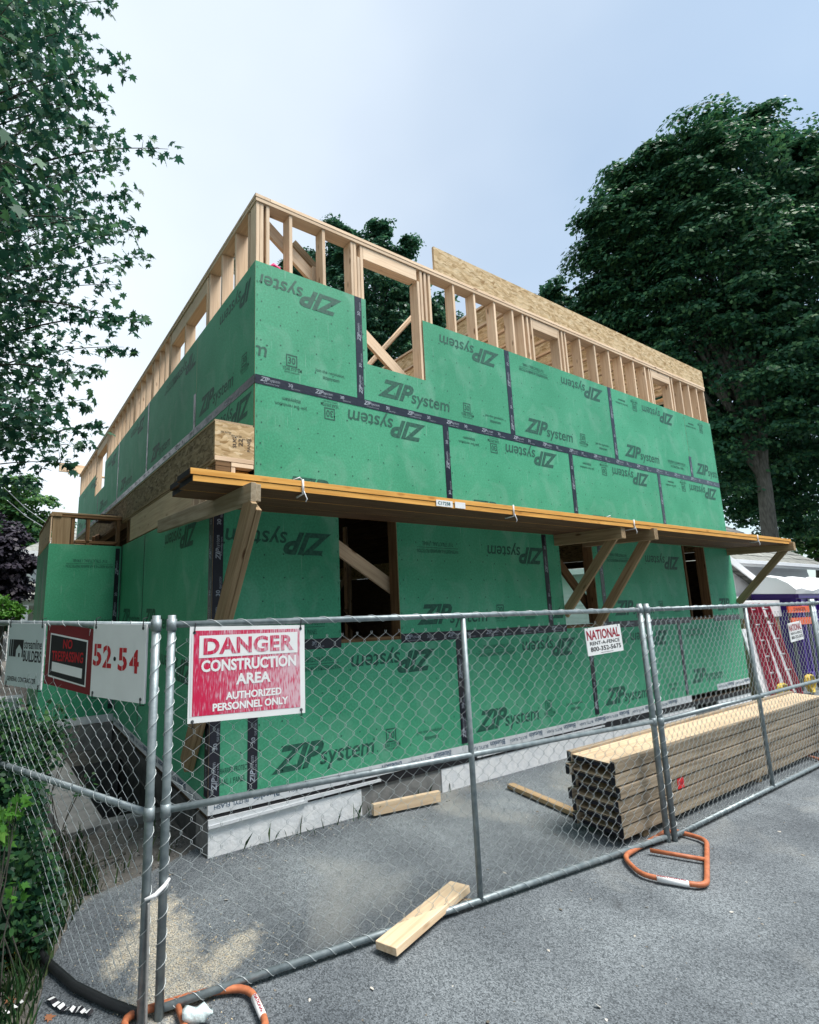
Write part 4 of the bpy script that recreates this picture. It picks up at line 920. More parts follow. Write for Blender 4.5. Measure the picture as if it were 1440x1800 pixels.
tag(board('wood_splinter', (.88, -1.53, .015), (.72, -1.42, .02), .02, .012, MT['pineold']), 'broken splinter beside the pale offcut at fence', 'splinter')
# ------------------------------------------------------------------ right background
def clap(parent, fr, x0, x1, z0, z1, m, e=.13, gable=None):
    k = 0; z = z0
    while z < z1 - .02:
        zz = min(z + e, z1); a, b = x0, x1
        if gable: a, b = gable(z, zz)
        if b - a > .05:
            V = [(a, 0, z), (b, 0, z), (b, 0, zz), (a, 0, zz), (a, -.022, z), (b, -.022, z), (b, -.004, zz + .01), (a, -.004, zz + .01)]
            link('clapboard', mesh('clapboard', V, [[4, 5, 6, 7], [0, 1, 5, 4], [3, 2, 6, 7], [0, 4, 7, 3], [1, 2, 6, 5]], m), parent, fr.M())
        z = zz
def shingles(parent, a, b, c, d, rows, m, name='shingle_course', cols=7):
    """roof slope: a,b eave ends; d,c ridge ends"""
    a, b, c, d = map(Vector, (a, b, c, d)); n = (b - a).cross(d - a).normalized()
    if n.z < 0: n = -n
    r = random.Random(rows)
    for i in range(rows):
        t0, t1 = i / rows, (i + 1.12) / rows
        l0, r0, l1, r1 = a.lerp(d, t0), b.lerp(c, t0), a.lerp(d, t1), b.lerp(c, t1)
        V = []; F = []
        for k in range(cols):
            s0, s1 = k / cols, (k + 1) / cols; h = r.uniform(.014, .03); q = len(V)
            V += [l0.lerp(r0, s0) + n * h, l0.lerp(r0, s1) + n * h, l1.lerp(r1, s1) + n * .002, l1.lerp(r1, s0) + n * .002, l0.lerp(r0, s0) - n * .01, l0.lerp(r0, s1) - n * .01]
            F += [[q, q + 1, q + 2, q + 3], [q + 4, q + 5, q + 1, q]]
        cc = sum(V, Vector()) / len(V); link(name, mesh(name, [v - cc for v in V], F, m), parent, Matrix.Translation(cc))
NB = thing('neighbour_house', (17, 4.5, 0), 'white clapboard house with grey hipped shingle roof behind the right corner', 'house')
nx0, nx1, ny0, ny1, nz = 14.0, 20.4, 1.9, 7.3, 2.82
box('wall', (nx0, ny0, 0), (nx1, ny1, nz), MT['siding'], NB)
NF = Frame((0, ny0 - .003, 0), (1, 0, 0), (0, 0, 1)); NL = Frame((nx0 - .003, 0, 0), (0, -1, 0), (0, 0, 1))
clap(NB, NF, nx0 + .02, nx1, .4, nz - .2, MT['siding']); clap(NB, NL, -ny1, -ny0 - .02, .4, nz - .2, MT['siding'])
e = .4; ez = 2.82; A_, B_, C_, D_ = (nx0 - e, ny0 - e, ez), (nx1 + e, ny0 - e, ez), (nx1 + e, ny1 + e, ez), (nx0 - e, ny1 + e, ez); R1, R2 = (nx0 + 2.4, 4.6, 5.15), (17.9, 4.6, 5.15)
link('roof', mesh('roof', [A_, B_, C_, D_, R1, R2], [[0, 1, 5, 4], [1, 2, 5], [2, 3, 4, 5], [3, 0, 4], [3, 2, 1, 0]], MT['shingle']), NB)
shingles(NB, A_, B_, R2, R1, 14, MT['shingle'], cols=16); shingles(NB, D_, A_, R1, R1, 14, MT['shingle'], cols=12)
box('fascia', (nx0 - e, ny0 - e - .03, ez - .16), (nx1 + e, ny0 - e - .004, ez + .01), MT['trim'], NB); box('fascia', (nx0 - e - .03, ny0 - e, ez - .16), (nx0 - e - .004, ny1 + e, ez + .01), MT['trim'], NB)
box('gutter', (nx0 - e, ny0 - e - .13, ez - .1), (nx1 + e, ny0 - e - .035, ez - .01), MT['siding'], NB)
wv = box('vent_box', (16.4, ny0 - .12, 2.22), (16.62, ny0 - .03, 2.5), MT['steeldk'], NB)
wf = box('window', (14.35, ny0 - .06, .9), (15.1, ny0 - .028, 2.1), MT['trim'], NB); box('pane', (14.43, ny0 - .07, .98), (15.02, ny0 - .062, 2.02), MT['glass'], wf)
# gabled porch in front of it
GP = thing('garage', (12.9, 1.4, 0), 'small white gabled shed with grey shingles beside the right house corner', 'shed')
gx0, gx1, gy0, gy1 = 9.95, 14.6, 1.25, 1.88; gz, gr = 1.95, 2.94; gm = 11.6
box('wall', (gx0, gy0, 0), (gx1, gy1, gz), MT['siding'], GP)
GF = Frame((0, gy0 - .002, 0), (1, 0, 0), (0, 0, 1)); clap(GP, GF, gx0, gx1, .3, gz, MT['siding'], e=.15)
extr('gable', GF, [(gx0, gz), (gx1, gz), (gm, gr)], -.7, 0, MT['siding'], GP)
clap(GP, Frame((0, gy0 - .004, 0), (1, 0, 0), (0, 0, 1)), gx0, gx1, gz + .02, gr - .1, MT['siding'], e=.13, gable=lambda z, zz: (gx0 + (gm - gx0) * (zz - gz) / (gr - gz), gx1 - (gx1 - gm) * (zz - gz) / (gr - gz)))
shingles(GP, (gx1 + .25, gy0 - .3, gz - .13), (gx1 + .25, gy1 + .3, gz - .13), (gm, gy1 + .3, gr + .04), (gm, gy0 - .3, gr + .04), 9, MT['shingle'], cols=5)
shingles(GP, (gx0 - .2, gy1 + .3, gz - .2), (gx0 - .2, gy0 - .3, gz - .2), (gm, gy0 - .3, gr + .04), (gm, gy1 + .3, gr + .04), 6, MT['shingle'], cols=5)
board('rake_board', (gx1 + .25, gy0 - .31, gz - .2), (gm, gy0 - .31, gr - .03), .03, .16, MT['trim'], GP, up=(0, 0, 1)); board('rake_board', (gx0 - .2, gy0 - .31, gz - .27), (gm, gy0 - .31, gr - .03), .03, .16, MT['trim'], GP)
box('beam', (gx0, gy0 - .3, gz - .18), (gx1 + .2, gy0 - .2, gz - .06), MT['trim'], GP)
w_ = box('window', (12.35, gy0 - .05, 1.98), (12.95, gy0 - .02, 2.4), MT['trim'], GP); box('pane', (12.42, gy0 - .056, 2.04), (12.88, gy0 - .051, 2.34), MT['siding'], w_)
# purple container under a white cover
PC = thing('container', (14.2, .5, 0), 'purple waste container with rolled white cover at right picture edge', 'container')
cx0, cx1, cy0, cy1 = 12.85, 16.6, .12, .88
box('container_body', (cx0, cy0, .18), (cx1, cy1, 1.9), MT['purple'], PC)
for k in range(7): x = cx0 + .12 + k * .55; box('rib', (x, cy0 - .05, .2), (x + .09, cy0 - .002, 1.82), MT['purple'], PC)
for z in (.2, 1.84): box('rim', (cx0 - .05, cy0 - .07, z), (cx1, cy0 - .003, z + .1), MT['purple'], PC); box('rim', (cx0 - .06, cy0 - .003, z), (cx0 - .003, cy1, z + .1), MT['purple'], PC)
for k in range(3): x = cx0 + .3 + k * 1.4; box('skid_foot', (x, cy0, .0), (x + .12, cy1, .178), MT['purple'], PC)
V = []; F = []
prof = [(cy0 - .1, 1.93), (cy0 - .12, 2.02), (cy0, 2.16), (.3, 2.28), (.5, 2.32), (.75, 2.2), (cy1 + .1, 1.95)]
for i in range(13):
    x = cx0 - .3 + i * .335; d = .03 * math.sin(i * 1.7)
    V += [(x, y, z + d * (z > 1.95)) for y, z in prof]
k = len(prof); F = [[i * k + j, i * k + j + 1, i * k + k + j + 1, i * k + k + j] for i in range(12) for j in range(k - 1)] + [list(range(k)), list(range(12 * k, 13 * k))]
link('white_cover', mesh('white_cover', V, F, MT['tarp'], smooth=False), PC)
BR = thing('barrier_board', (12.1, -.1, 1.3), 'orange barrier board in front of the purple container', 'barrier')
of = Frame((11.75, -.06, 1.55), (1, -.1, 0), (0, 0, 1))
extr('rail', of, R4(0, 0, .95, .13), -.03, 0, MT['orange'], BR); extr('rail', of, R4(.05, -.24, .85, -.1), -.03, 0, MT['orange'], BR)
for x in (.1, .8): extr('leg', of, R4(x, -1.52, x + .06, 0.0), -.07, -.032, MT['steeldk'], BR)
p = Print(); p.text('DANGER', .2, .035, w=.5, h=.07, off=.02); p.obj('dark_print', of, .0015, MT['dkred'], BR)
# white boards, crate and ladders leaning beside the right corner
for k, (x, y, w, h, ln) in enumerate(((10.0, -.05, .55, 1.3, .16), (10.62, .0, .55, 1.35, .16), (11.25, .05, .5, 1.4, .14))):
    f = Frame((x, y, .01), (1, .0, 0), (.0, ln, 1)); o = extr('white_panel', f, R4(0, 0, w, h), -.02, 0, MT['siding'])
    tag(o, ['white foam board leaning left of the red ladders', 'white foam board leaning behind the red ladders', 'white foam board leaning right of the red ladders'][k], 'board', 'leaning white boards')
CB = thing('plywood_crate', (11.5, .5, 0), 'weathered plywood crate under white sheeting behind the red ladders', 'crate')
box('crate_side', (10.6, .32, .0), (12.4, .36, 1.46), MT['pineold'], CB); box('crate_side', (10.6, .362, 0), (10.64, .8, 1.46), MT['pineold'], CB)
box('cover', (10.55, .28, 1.465), (12.45, .85, 1.80), MT['tarp'], CB)
def ladder(label, A, B, Wv, n):
    A, B, Wv = Vector(A), Vector(B), Vector(Wv); o = thing('ladder', A, label, 'ladder', 'red fibreglass ladders')
    for s in (0, 1): board('rail', A + Wv * s, B + Wv * s, .035, .09, MT['ladder'], o, up=Wv.cross(B - A))
    for i in range(n):
        t = (i + .6) / n; c = A.lerp(B, t); tube('rung', [c + Wv * .03, c + Wv * .97], .017, MT['alu'], o, 8)
    for s in (0, 1): board('foot', A + Wv * s - Vector((.03, 0, 0)), A + Wv * s + Vector((.07, 0, .0)), .06, .03, MT['blackplastic'], o)
    return o
ladder('red ladder leaning nearest the green house corner', (10.18, -.12, .02), (10.55, .2, 1.75), (.36, .02, 0), 6)
ladder('red ladder leaning in front of the orange barrier', (11.0, -.12, .02), (11.1, .22, 1.75), (.42, .0, 0), 6)
for k, (x, y) in enumerate(((10.05, -.3), (11.75, -.2))):
    path = [(x + (.16 + .008 * (i // 12)) * math.cos(i * .5236), y + .03 * math.sin(i * .9), .2 + (.15 + .006 * (i // 12)) * math.sin(i * .5236)) for i in range(40)]
    tag(tube('hose_coil', path, .02, MT['yellow'], None, 6), ['coiled yellow hose at the feet of the left red ladder', 'coiled yellow hose right of the red ladders'][k], 'hose', 'coiled yellow hoses')
# ------------------------------------------------------------------ left background
NH = thing('neighbour_house', (1.6, 23, 0), 'pale two-storey house with hipped roof and porch far left', 'house')
a0, a1, b0, b1, az = -.75, 6, 20.6, 28, 4.2
box('wall', (a0, b0, 0), (a1, b1, az), MT['siding'], NH)
LF = Frame((0, b0 - .003, 0), (1, 0, 0), (0, 0, 1)); clap(NH, LF, a0, a1, .4, az - .1, MT['siding'], e=.18)
e = .55; q = [(a0 - e, b0 - e, az), (a1 + e, b0 - e, az), (a1 + e, b1 + e, az), (a0 - e, b1 + e, az), (2.2, 24, 6.3), (3.6, 24, 6.3)]
link('roof', mesh('roof', q, [[0, 1, 5, 4], [1, 2, 5], [2, 3, 4, 5], [3, 0, 4], [3, 2, 1, 0]], MT['shingle']), NH); shingles(NH, q[0], q[1], q[5], q[4], 10, MT['shingle'], cols=10); shingles(NH, q[3], q[0], q[4], q[4], 10, MT['shingle'], cols=8)
box('fascia', (a0 - e, b0 - e - .04, az - .22), (a1 + e, b0 - e - .005, az + .01), MT['trim'], NH); box('fascia', (a0 - e - .04, b0 - e, az - .22), (a0 - e - .005, b1, az + .01), MT['trim'], NH)
link('porch_roof', mesh('porch_roof', [(-1.75, 18.4, 2.3), (4, 18.4, 2.3), (4, 20.55, 3.0), (-.9, 20.55, 3.0), (-1.75, 18.4, 2.2), (4, 18.4, 2.2), (-1.75, 20.55, 2.3), (-1.75, 20.55, 2.2)], [[0, 1, 2, 3], [4, 5, 1, 0], [0, 3, 6], [4, 0, 6, 7]], MT['shingle']), NH)
box('porch_beam', (-1.6, 18.6, 2.0), (4, 18.75, 2.19), MT['trim'], NH)
for x in (-1.45, .4, 2.2): box('porch_post', (x, 18.6, 0), (x + .14, 18.74, 1.99), MT['trim'], NH)
w = box('window', (-.45, b0 - .09, 3.0), (.25, b0 - .03, 4.0), MT['trim'], NH); box('pane', (-.37, b0 - .1, 3.08), (.17, b0 - .092, 3.92), MT['glass'], w)
w = box('window', (-.5, b0 - .09, .9), (.2, b0 - .03, 2.0), MT['trim'], NH); box('pane', (-.42, b0 - .1, .98), (.12, b0 - .092, 1.92), MT['glass'], w)
for k in range(2): tag(tube('power_line', [pt(8 + k * 5, 858 + k * 22, 14), pt(45, 893 + k * 14, 17), pt(90 + k * 4, 925 + k * 12, 21), pt(150, 955, 26)], .012, MT['alu'], None, 5), ['upper overhead wire crossing in front of the left trees', 'lower overhead wire crossing in front of the left trees'][k], 'wire', 'overhead wires')
ST = thing('concrete_steps', (-1.7, 5.6, 0), 'pale concrete steps seen through the fence at far left', 'steps')
for k in range(3): box('step', (-3.6, 5.0 + k * .32, .0), (-1.42, 5.33 + k * .32, .17 * (k + 1)), MT['parge'] if k == 2 else MT['conc'], ST)
FN = thing('timber_fence', (-2.9, 7, 0), 'orange-brown wooden fence boards at the far left edge', 'fence')
for k in range(8): box('board', (-4.2 + k * .29, 7.0, .1), (-3.94 + k * .29, 7.03, 1.55), MT['lvl'], FN)
# ------------------------------------------------------------------ leaves
NP = np.random.default_rng(5)
MAPLE = np.array([(0, 0), (.26, -.1), (.2, .12), (.54, .14), (.35, .34), (.44, .62), (.2, .52), (0, 1.02), (-.2, .52), (-.44, .62), (-.35, .34), (-.54, .14), (-.2, .12), (-.26, -.1)])
OVAL = np.array([(0, 0), (.3, .25), (.26, .62), (0, 1), (-.26, .62), (-.3, .25)])
KITE = np.array([(0, 0), (.42, .42), (.05, 1), (-.38, .36)])
BLADE = np.array([(-.03, 0), (.03, 0), (.02, .5), (0, 1), (-.02, .5)])
def leaves(name, pos, nrm, size, tmpl, m, parent=None, kind=None, fold=.25, ydir=None, bend=.15):
    pos = np.asarray(pos, float); N = len(pos); k = len(tmpl)
    nrm = nrm / np.linalg.norm(nrm, axis=1)[:, None]
    d = NP.normal(size=(N, 3)) if ydir is None else np.asarray(ydir, float) + NP.normal(size=(N, 3)) * .35
    d -= nrm * (d * nrm).sum(1)[:, None]; d /= np.linalg.norm(d, axis=1)[:, None]; x = np.cross(d, nrm)
    tz = -fold * np.abs(tmpl[:, 0]) - bend * tmpl[:, 1] ** 2
    V = pos[:, None, :] + size[:, None, None] * (x[:, None, :] * tmpl[None, :, 0, None] + d[:, None, :] * tmpl[None, :, 1, None] + nrm[:, None, :] * tz[None, :, None])
    c = pos.mean(0); V = (V - c).reshape(-1, 3)
    me = bpy.data.meshes.new(name); me.vertices.add(N * k); me.vertices.foreach_set('co', V.astype(np.float32).ravel())
    me.loops.add(N * k); me.loops.foreach_set('vertex_index', np.arange(N * k, dtype=np.int32)); me.polygons.add(N)
    me.polygons.foreach_set('loop_start', np.arange(0, N * k, k, dtype=np.int32)); me.polygons.foreach_set('loop_total', np.full(N, k, np.int32))
    me.materials.append(m); me.update(calc_edges=True)
    return link(name, me, parent, Matrix.Translation(Vector(c)), kind)
def rand_dir(n):
    v = NP.normal(size=(n, 3)); return v / np.linalg.norm(v, axis=1)[:, None]
def limb(name, path, r0, r1, parent, n=7):
    P = [Vector(p) for p in path]; Q = []
    for i in range(len(P) - 1):
        for t in (0, .33, .66): Q.append(P[i].lerp(P[i + 1], t) + Vector([NP.normal() * r0 * .25 for _ in range(3)]))
    Q.append(P[-1]); r = [r0 + (r1 - r0) * i / (len(Q) - 1) for i in range(len(Q))]
    return tube(name, Q, r, MT['bark'], parent, n)
def tree(name, label, base, lobes, m, leaf=.2, dens=6., per=110, clump=.9, flat=.5, trunk=.3, top=None, inner=.35, tmpl=KITE, spike=1., cat='tree'):
    base = Vector(base); o = thing(name, base, label, cat)
    cs = []; P = []; Nn = []
    cen = sum((Vector(c) * r for c, r in lobes), Vector()) / sum(r for c, r in lobes)
    for c, r in lobes:
        c = np.array(c); n = int(dens * r * r) + 6
        dr = rand_dir(n); rad = r * (.62 + .42 * NP.random(n)); q = c + dr * rad[:, None] * (1, 1, spike)
        cs.append(q)
        k = int(n * per * inner); dd = rand_dir(k); P.append(c + dd * (r * .75 * NP.random(k) ** .4)[:, None]); Nn.append(rand_dir(k))
    cs = np.concatenate(cs)
    k = NP.integers(int(per * .6), int(per * 1.4), len(cs))
    sz = clump * (.55 + .8 * NP.random(len(cs)))
    idx = np.repeat(np.arange(len(cs)), k); dd = rand_dir(len(idx)); dd[:, 2] = np.abs(dd[:, 2]) * 1.0 - .35
    rad = NP.random(len(idx)) ** .45
    out = cs[idx] - np.array(cen); out /= np.linalg.norm(out, axis=1)[:, None]
    P.append(cs[idx] + dd * (rad * sz[idx])[:, None] * (1, 1, flat) - np.array([0, 0, 1.]) * (sz[idx] * rad ** 2 * .2)[:, None]); Nn.append(dd * .6 + out * .3 + np.array([0, 0, .75]) + NP.normal(size=(len(idx), 3)) * .35)
    P = np.concatenate(P); Nn = np.concatenate(Nn); S = leaf * (.6 + .7 * NP.random(len(P)))
    leaves('crown', P, Nn, S, tmpl, m, o)
    tp = Vector(top) if top else cen
    limb('trunk', [base - Vector((0, 0, .1)), base.lerp(tp, .35), base.lerp(tp, .7), tp], trunk, trunk * .35, o, 12)
    for c, r in lobes: limb('limb', [base.lerp(tp, .45 + .3 * NP.random()), (tp + Vector(c)) / 2 - Vector((0, 0, r * .25)), Vector(c)], trunk * .38, .03, o, 6)
    return o
L = lambda u, v, d, r: (tuple(pt(u, v, d)), r)
tree('maple_tree', 'big dark green maple rising behind the right end of house', (23.5, 3.7, 0),
     [L(1205, 300, 21, 1.9), L(1290, 330, 21, 2.4), L(1180, 390, 21, 2.3), L(1380, 370, 21.5, 2.6), L(1100, 400, 21, 1.3), L(1250, 470, 21, 3.2), L(1400, 520, 21, 3.2), L(1110, 490, 21.5, 1.5), L(1075, 560, 22, 1.5), L(1180, 600, 22, 2.8), L(1330, 660, 21, 3.2), L(1440, 700, 21, 3), L(1120, 660, 22.5, 1.7), L(1250, 780, 22, 2.4), L(1420, 850, 23, 2.6), L(1030, 600, 23, 1.2), L(1330, 860, 24, 2), L(1450, 330, 22, 2.2), L(1150, 330, 21.5, 1.5), L(1165, 262, 21, .7), L(1260, 232, 21, .8), L(1318, 222, 21, .7), L(1375, 258, 21, .8), L(1052, 372, 21, .7), L(1045, 455, 21.5, .8), L(1040, 520, 22, .7), L(1090, 320, 21.5, .7)],
     MT['leaffar'], leaf=.17, dens=9, per=170, clump=.8, flat=.72, trunk=.32, top=tuple(pt(1300, 560, 21)))
tree('tree', 'small lighter tree top left of the big maple above rim board', (17.5, 9.5, 0), [L(985, 560, 24, 1.3), L(965, 520, 24, .7), L(1010, 600, 24.5, 1.4)], MT['leafmid'], leaf=.2, dens=14, per=80, clump=.5, trunk=.2)
tree('tree', 'tall dark tree seen through the upper window opening', (10.5, 13.8, 0), [L(600, 440, 25, 1.0), L(590, 400, 25, .5), L(665, 440, 25, .7), L(668, 400, 25, .4), L(700, 460, 25, .7), L(715, 430, 25, .4), L(640, 520, 25, 2.2), L(730, 510, 25, .8), L(690, 600, 25, 2.3), L(560, 520, 25, 1.8), L(745, 600, 25, 1.4), L(620, 640, 25, 2)], MT['leafmid'], leaf=.16, dens=14, per=130, clump=.5, flat=.9, trunk=.3, spike=1.3)
tree('tree', 'dark tree seen between the front studs left of the window', (7.6, 14.5, 0), [L(545, 470, 26, .9), L(520, 520, 26, 1.4), L(500, 490, 26, .7), L(430, 470, 26, .8), L(470, 540, 26, 1.5)], MT['leafmid'], leaf=.16, dens=13, per=120, clump=.5, flat=.9, trunk=.25)
tree('tree', 'small dark tree seen between studs right of the window', (14.6, 12.4, 0), [L(777, 540, 26, .7), L(790, 590, 26, 1.0), L(770, 620, 26, 1.2)], MT['leafmid'], leaf=.18, dens=12, per=70, clump=.45, trunk=.2)
tree('tree', 'bright green tree behind the far left house', tuple(pt(30, 1060, 32))[:2] + (0,), [L(20, 880, 30, 2.0), L(55, 930, 31, 1.7), L(15, 960, 30, 2), L(-40, 900, 30, 2.5), L(80, 985, 33, 1.4)], MT['leafbright'], leaf=.24, dens=9, per=80, clump=.7, trunk=.3)
tree('tree', 'blue-green tree line behind the bump-out framing at left', tuple(pt(150, 1060, 40))[:2] + (0,), [L(95, 930, 38, 1.2), L(115, 945, 38, 1.0), L(70, 960, 38, 2), L(130, 960, 38, 1)], MT['leafmid'], leaf=.25, dens=10, per=70, clump=.6, trunk=.3)
tree('plum_tree', 'dark purple-leaved tree at the left picture edge', tuple(pt(5, 1060, 15))[:2] + (0,), [L(5, 990, 15, .9), L(-40, 950, 15, 1.2), L(20, 1030, 15.5, .6), L(25, 950, 15, .45), L(-10, 1040, 15, .8), L(38, 990, 15.5, .45)], MT['leafplum'], leaf=.12, dens=24, per=90, clump=.35, trunk=.14)
# unseen trees added behind the viewpoint and at left to block low sky light
P_ = []; 
for x, y, h in [(x, -17 + 2.5 * math.sin(x), 12 + 2.5 * math.sin(x * 1.7)) for x in range(-26, 34, 4)] + [(-19 + math.sin(y), y, 10) for y in range(-14, -2, 4)] + [(-7.6 + .8 * math.sin(y * 1.3), y, 10.5 + 1.5 * math.sin(y)) for y in range(0, 19, 3)]:
    k = 900; q = rand_dir(k) * (NP.random(k) ** .4)[:, None] * (3.2, 2.6, h / 2 - .6) + (x, y, h / 2 + .8); P_.append(q)
    
P_ = np.concatenate(P_); o = leaves('sky_blocking_trees', P_, NP.normal(size=(len(P_), 3)) + (0, 0, .6), .55 + .4 * NP.random(len(P_)), KITE, MT['leaffar'], None, 'stuff')
o['label'] = 'unseen leafy trees added behind the viewpoint and at left to block skylight'; o['category'] = 'trees'
tree('shrub', 'green shrub beyond the grey roof at the right edge', tuple(pt(1420, 1000, 27))[:2] + (0,), [L(1420, 930, 26, 1.2), L(1450, 950, 26, 1.5)], MT['leafbright'], leaf=.2, dens=12, per=70, clump=.5, trunk=.12, cat='shrub')
tree('shrub', 'yellow-green shrub below the plum tree at far left', tuple(pt(10, 1075, 12))[:2] + (0,), [L(5, 1062, 12, .28), L(30, 1072, 12, .2), L(-20, 1065, 12, .3)], MT['leaflime'], leaf=.08, dens=120, per=40, clump=.14, trunk=.03, cat='shrub')
for k, (x, y, lab) in enumerate(((4.5, 19, 'dark tree behind the back door opening of the shell'), (-.5, 30, 'dark tree far behind the left wall'), (24, 14, 'dark tree behind the white neighbour house'))):
    tree('tree', lab, (x, y, 0), [((x, y, 3.2), 2.4), ((x + 1.5, y, 2.2), 1.8), ((x - 1.6, y + .4, 2.4), 1.9)], MT['leafmid'], leaf=.22, dens=10, per=70, clump=.6, trunk=.2)
# ------------------------------------------------------------------ maple overhanging from the left
edgev = [0, 60, 110, 180, 225, 262, 300, 340, 400, 450, 500, 560, 610, 650, 700, 745, 780, 815, 850]
edgeu = [215, 165, 232, 200, 195, 310, 212, 240, 268, 275, 222, 270, 232, 188, 174, 196, 170, 140, 75]
mp_ = thing('maple_tree', (-5.6, 3.2, 0), 'maple with drooping boughs overhanging the left side of picture', 'tree')
root = Vector((-5.6, 3.2, 5.5))
limb('trunk', [(-5.6, 3.2, -.1), (-5.5, 3.2, 3), root, (-5.3, 3.0, 9.5)], .3, .12, mp_, 12)
LP, LN, LD_, LS_ = [], [], [], []
def spray(tip, start, r=.014, nl=34, ln=.36):
    a, b = Vector(start), Vector(tip); mid = (a + b) / 2 + Vector((0, 0, .25 * (b - a).length * .35))
    path = [a * (1 - t) ** 2 + mid * 2 * t * (1 - t) + b * t * t for t in [i / 8 for i in range(9)]]
    tube('branch', path, [r * (1 - .85 * i / 8) for i in range(9)], MT['bark'], mp_, 5)
    tl = (b - a).length
    for k in range(nl):
        t = 1 - NP.random() ** 1.4 * min(.75, 1.5 / max(tl, .1)); c = a * (1 - t) ** 2 + mid * 2 * t * (1 - t) + b * t * t
        off = Vector(NP.normal(size=3)) * ln * (.25 + .75 * (1 - t) + .12); off.z *= .7
        q = c + off * .75
        LP.append(q); LN.append(Vector(NP.normal(size=3)) * .55 + Vector((0, -.25, .75))); LD_.append(Vector((off.x, off.y, -.6 - .5 * NP.random())))
        LS_.append(.062 + .058 * NP.random())
    for k in range(3):
        t = .55 + .4 * NP.random(); c = a * (1 - t) ** 2 + mid * 2 * t * (1 - t) + b * t * t
        tube('twig', [c, *(lambda w_: (c + w_ * .5 + Vector((0, 0, .015)), c + w_))(Vector(NP.normal(size=3)) * .07)], [.004, .003, .0015], MT['bark'], mp_, 4)
for i, (v, u) in enumerate(zip(edgev, edgeu)):
    d = 6 + .6 * math.sin(i * 2.1); s = pt(u - 260, v + 60 + 30 * math.sin(i), d + 1.0); spray(pt(u - 14, v, d), s, nl=64, ln=.2)
for i in range(175):
    v = NP.uniform(-60, 790); ed = float(np.interp(v, edgev, edgeu)); u = ed - 25 - (NP.random() ** .8) * (ed + 60)
    d = NP.uniform(4.8, 8.2); spray(pt(u, v, d), pt(u - NP.uniform(120, 260), v + NP.uniform(-40, 120), d + NP.uniform(.2, 1.2)), nl=64, ln=.34)
for i in range(9):
    u, v = NP.uniform(-10, 70), NP.uniform(20, 420); spray(pt(u, v, 3.3), pt(u - 200, v - 60, 3.6), nl=6, ln=.2)
for i in range(120):                                 # the rest of the crown, outside the picture on the left
    q = root + Vector((NP.normal() * 2.2, NP.normal() * 2.6, 1.5 + NP.normal() * 2.0))
    if (q - CAM).dot(AX[0]) / max(.5, (q - CAM).dot(AX[2])) > -.68 or (q - CAM).length < 3: continue
    spray(q, root + (q - root) * .35, nl=46, ln=.6)
P = np.array([tuple(p) for p in LP]); leaves('crown', P, np.array([tuple(p) for p in LN]), np.array(LS_), MAPLE, MT['leafnear'], mp_, fold=.3, ydir=np.array([tuple(p) for p in LD_]), bend=.2)
# ------------------------------------------------------------------ bush inside the left fence corner
def bush(label, spots, n, size, m, tm=OVAL, name='bush', stems=True):
    b = Vector(spots[0][0]); o = thing(name, (b.x, b.y, 0), label, 'bush'); P = []; 
    for c, r, k in spots:
        q = np.array(c) + rand_dir(k) * (r * NP.random(k) ** .45)[:, None] * (1, 1, 1.15); P.append(q)
        if stems:
            for _ in range(3): limb('stem', [(c[0] + NP.normal() * .08, c[1] + NP.normal() * .08, 0), ((c[0] + b.x) / 2, c[1], c[2] * .6), (c[0] + NP.normal() * r * .5, c[1] + NP.normal() * r * .5, c[2] + r * .6)], .0045, .0015, o, 5)
    P = np.concatenate(P); P = P[P[:, 2] > .01]
    leaves('foliage', P, NP.normal(size=(len(P), 3)) * .6 + np.array([0, -.4, .8]), size * (.6 + .7 * NP.random(len(P))), tm, m, o); return o
S = lambda u, v, d, r, k: (tuple(pt(u, v, d)), r, k)
bush('dense green bush growing at the left fence, lower left', [S(-10, 1330, 3.5, .28, 900), S(25, 1360, 3.5, .2, 600), S(-20, 1450, 3.2, .3, 1100), S(45, 1420, 3.4, .16, 420), S(20, 1530, 3.0, .25, 900), S(55, 1560, 3.1, .18, 500), S(-20, 1610, 2.8, .25, 900), S(50, 1640, 2.9, .16, 480), S(70, 1590, 3.2, .14, 300), S(5, 1280, 3.6, .2, 420), S(70, 1330, 3.6, .16, 240), S(90, 1290, 3.7, .1, 90), S(-60, 1500, 3, .35, 1100)], 0, .045, MT['leafbush'])
bush('lime green maple seedling leaves in front of the dark bush', [S(10, 1445, 2.75, .085, 26), S(28, 1420, 2.75, .05, 12), S(5, 1470, 2.75, .06, 12), S(25, 1570, 2.65, .05, 8)], 0, .055, MT['leaflime'], MAPLE, 'seedling')
bush('sparse twiggy weed climbing beside the bump-out foundation', [S(85, 1265, 3.9, .16, 70), S(110, 1300, 3.9, .16, 60), S(150, 1380, 3.8, .12, 26), S(60, 1300, 3.8, .2, 150)], 0, .04, MT['leafbush'], OVAL, 'weed')
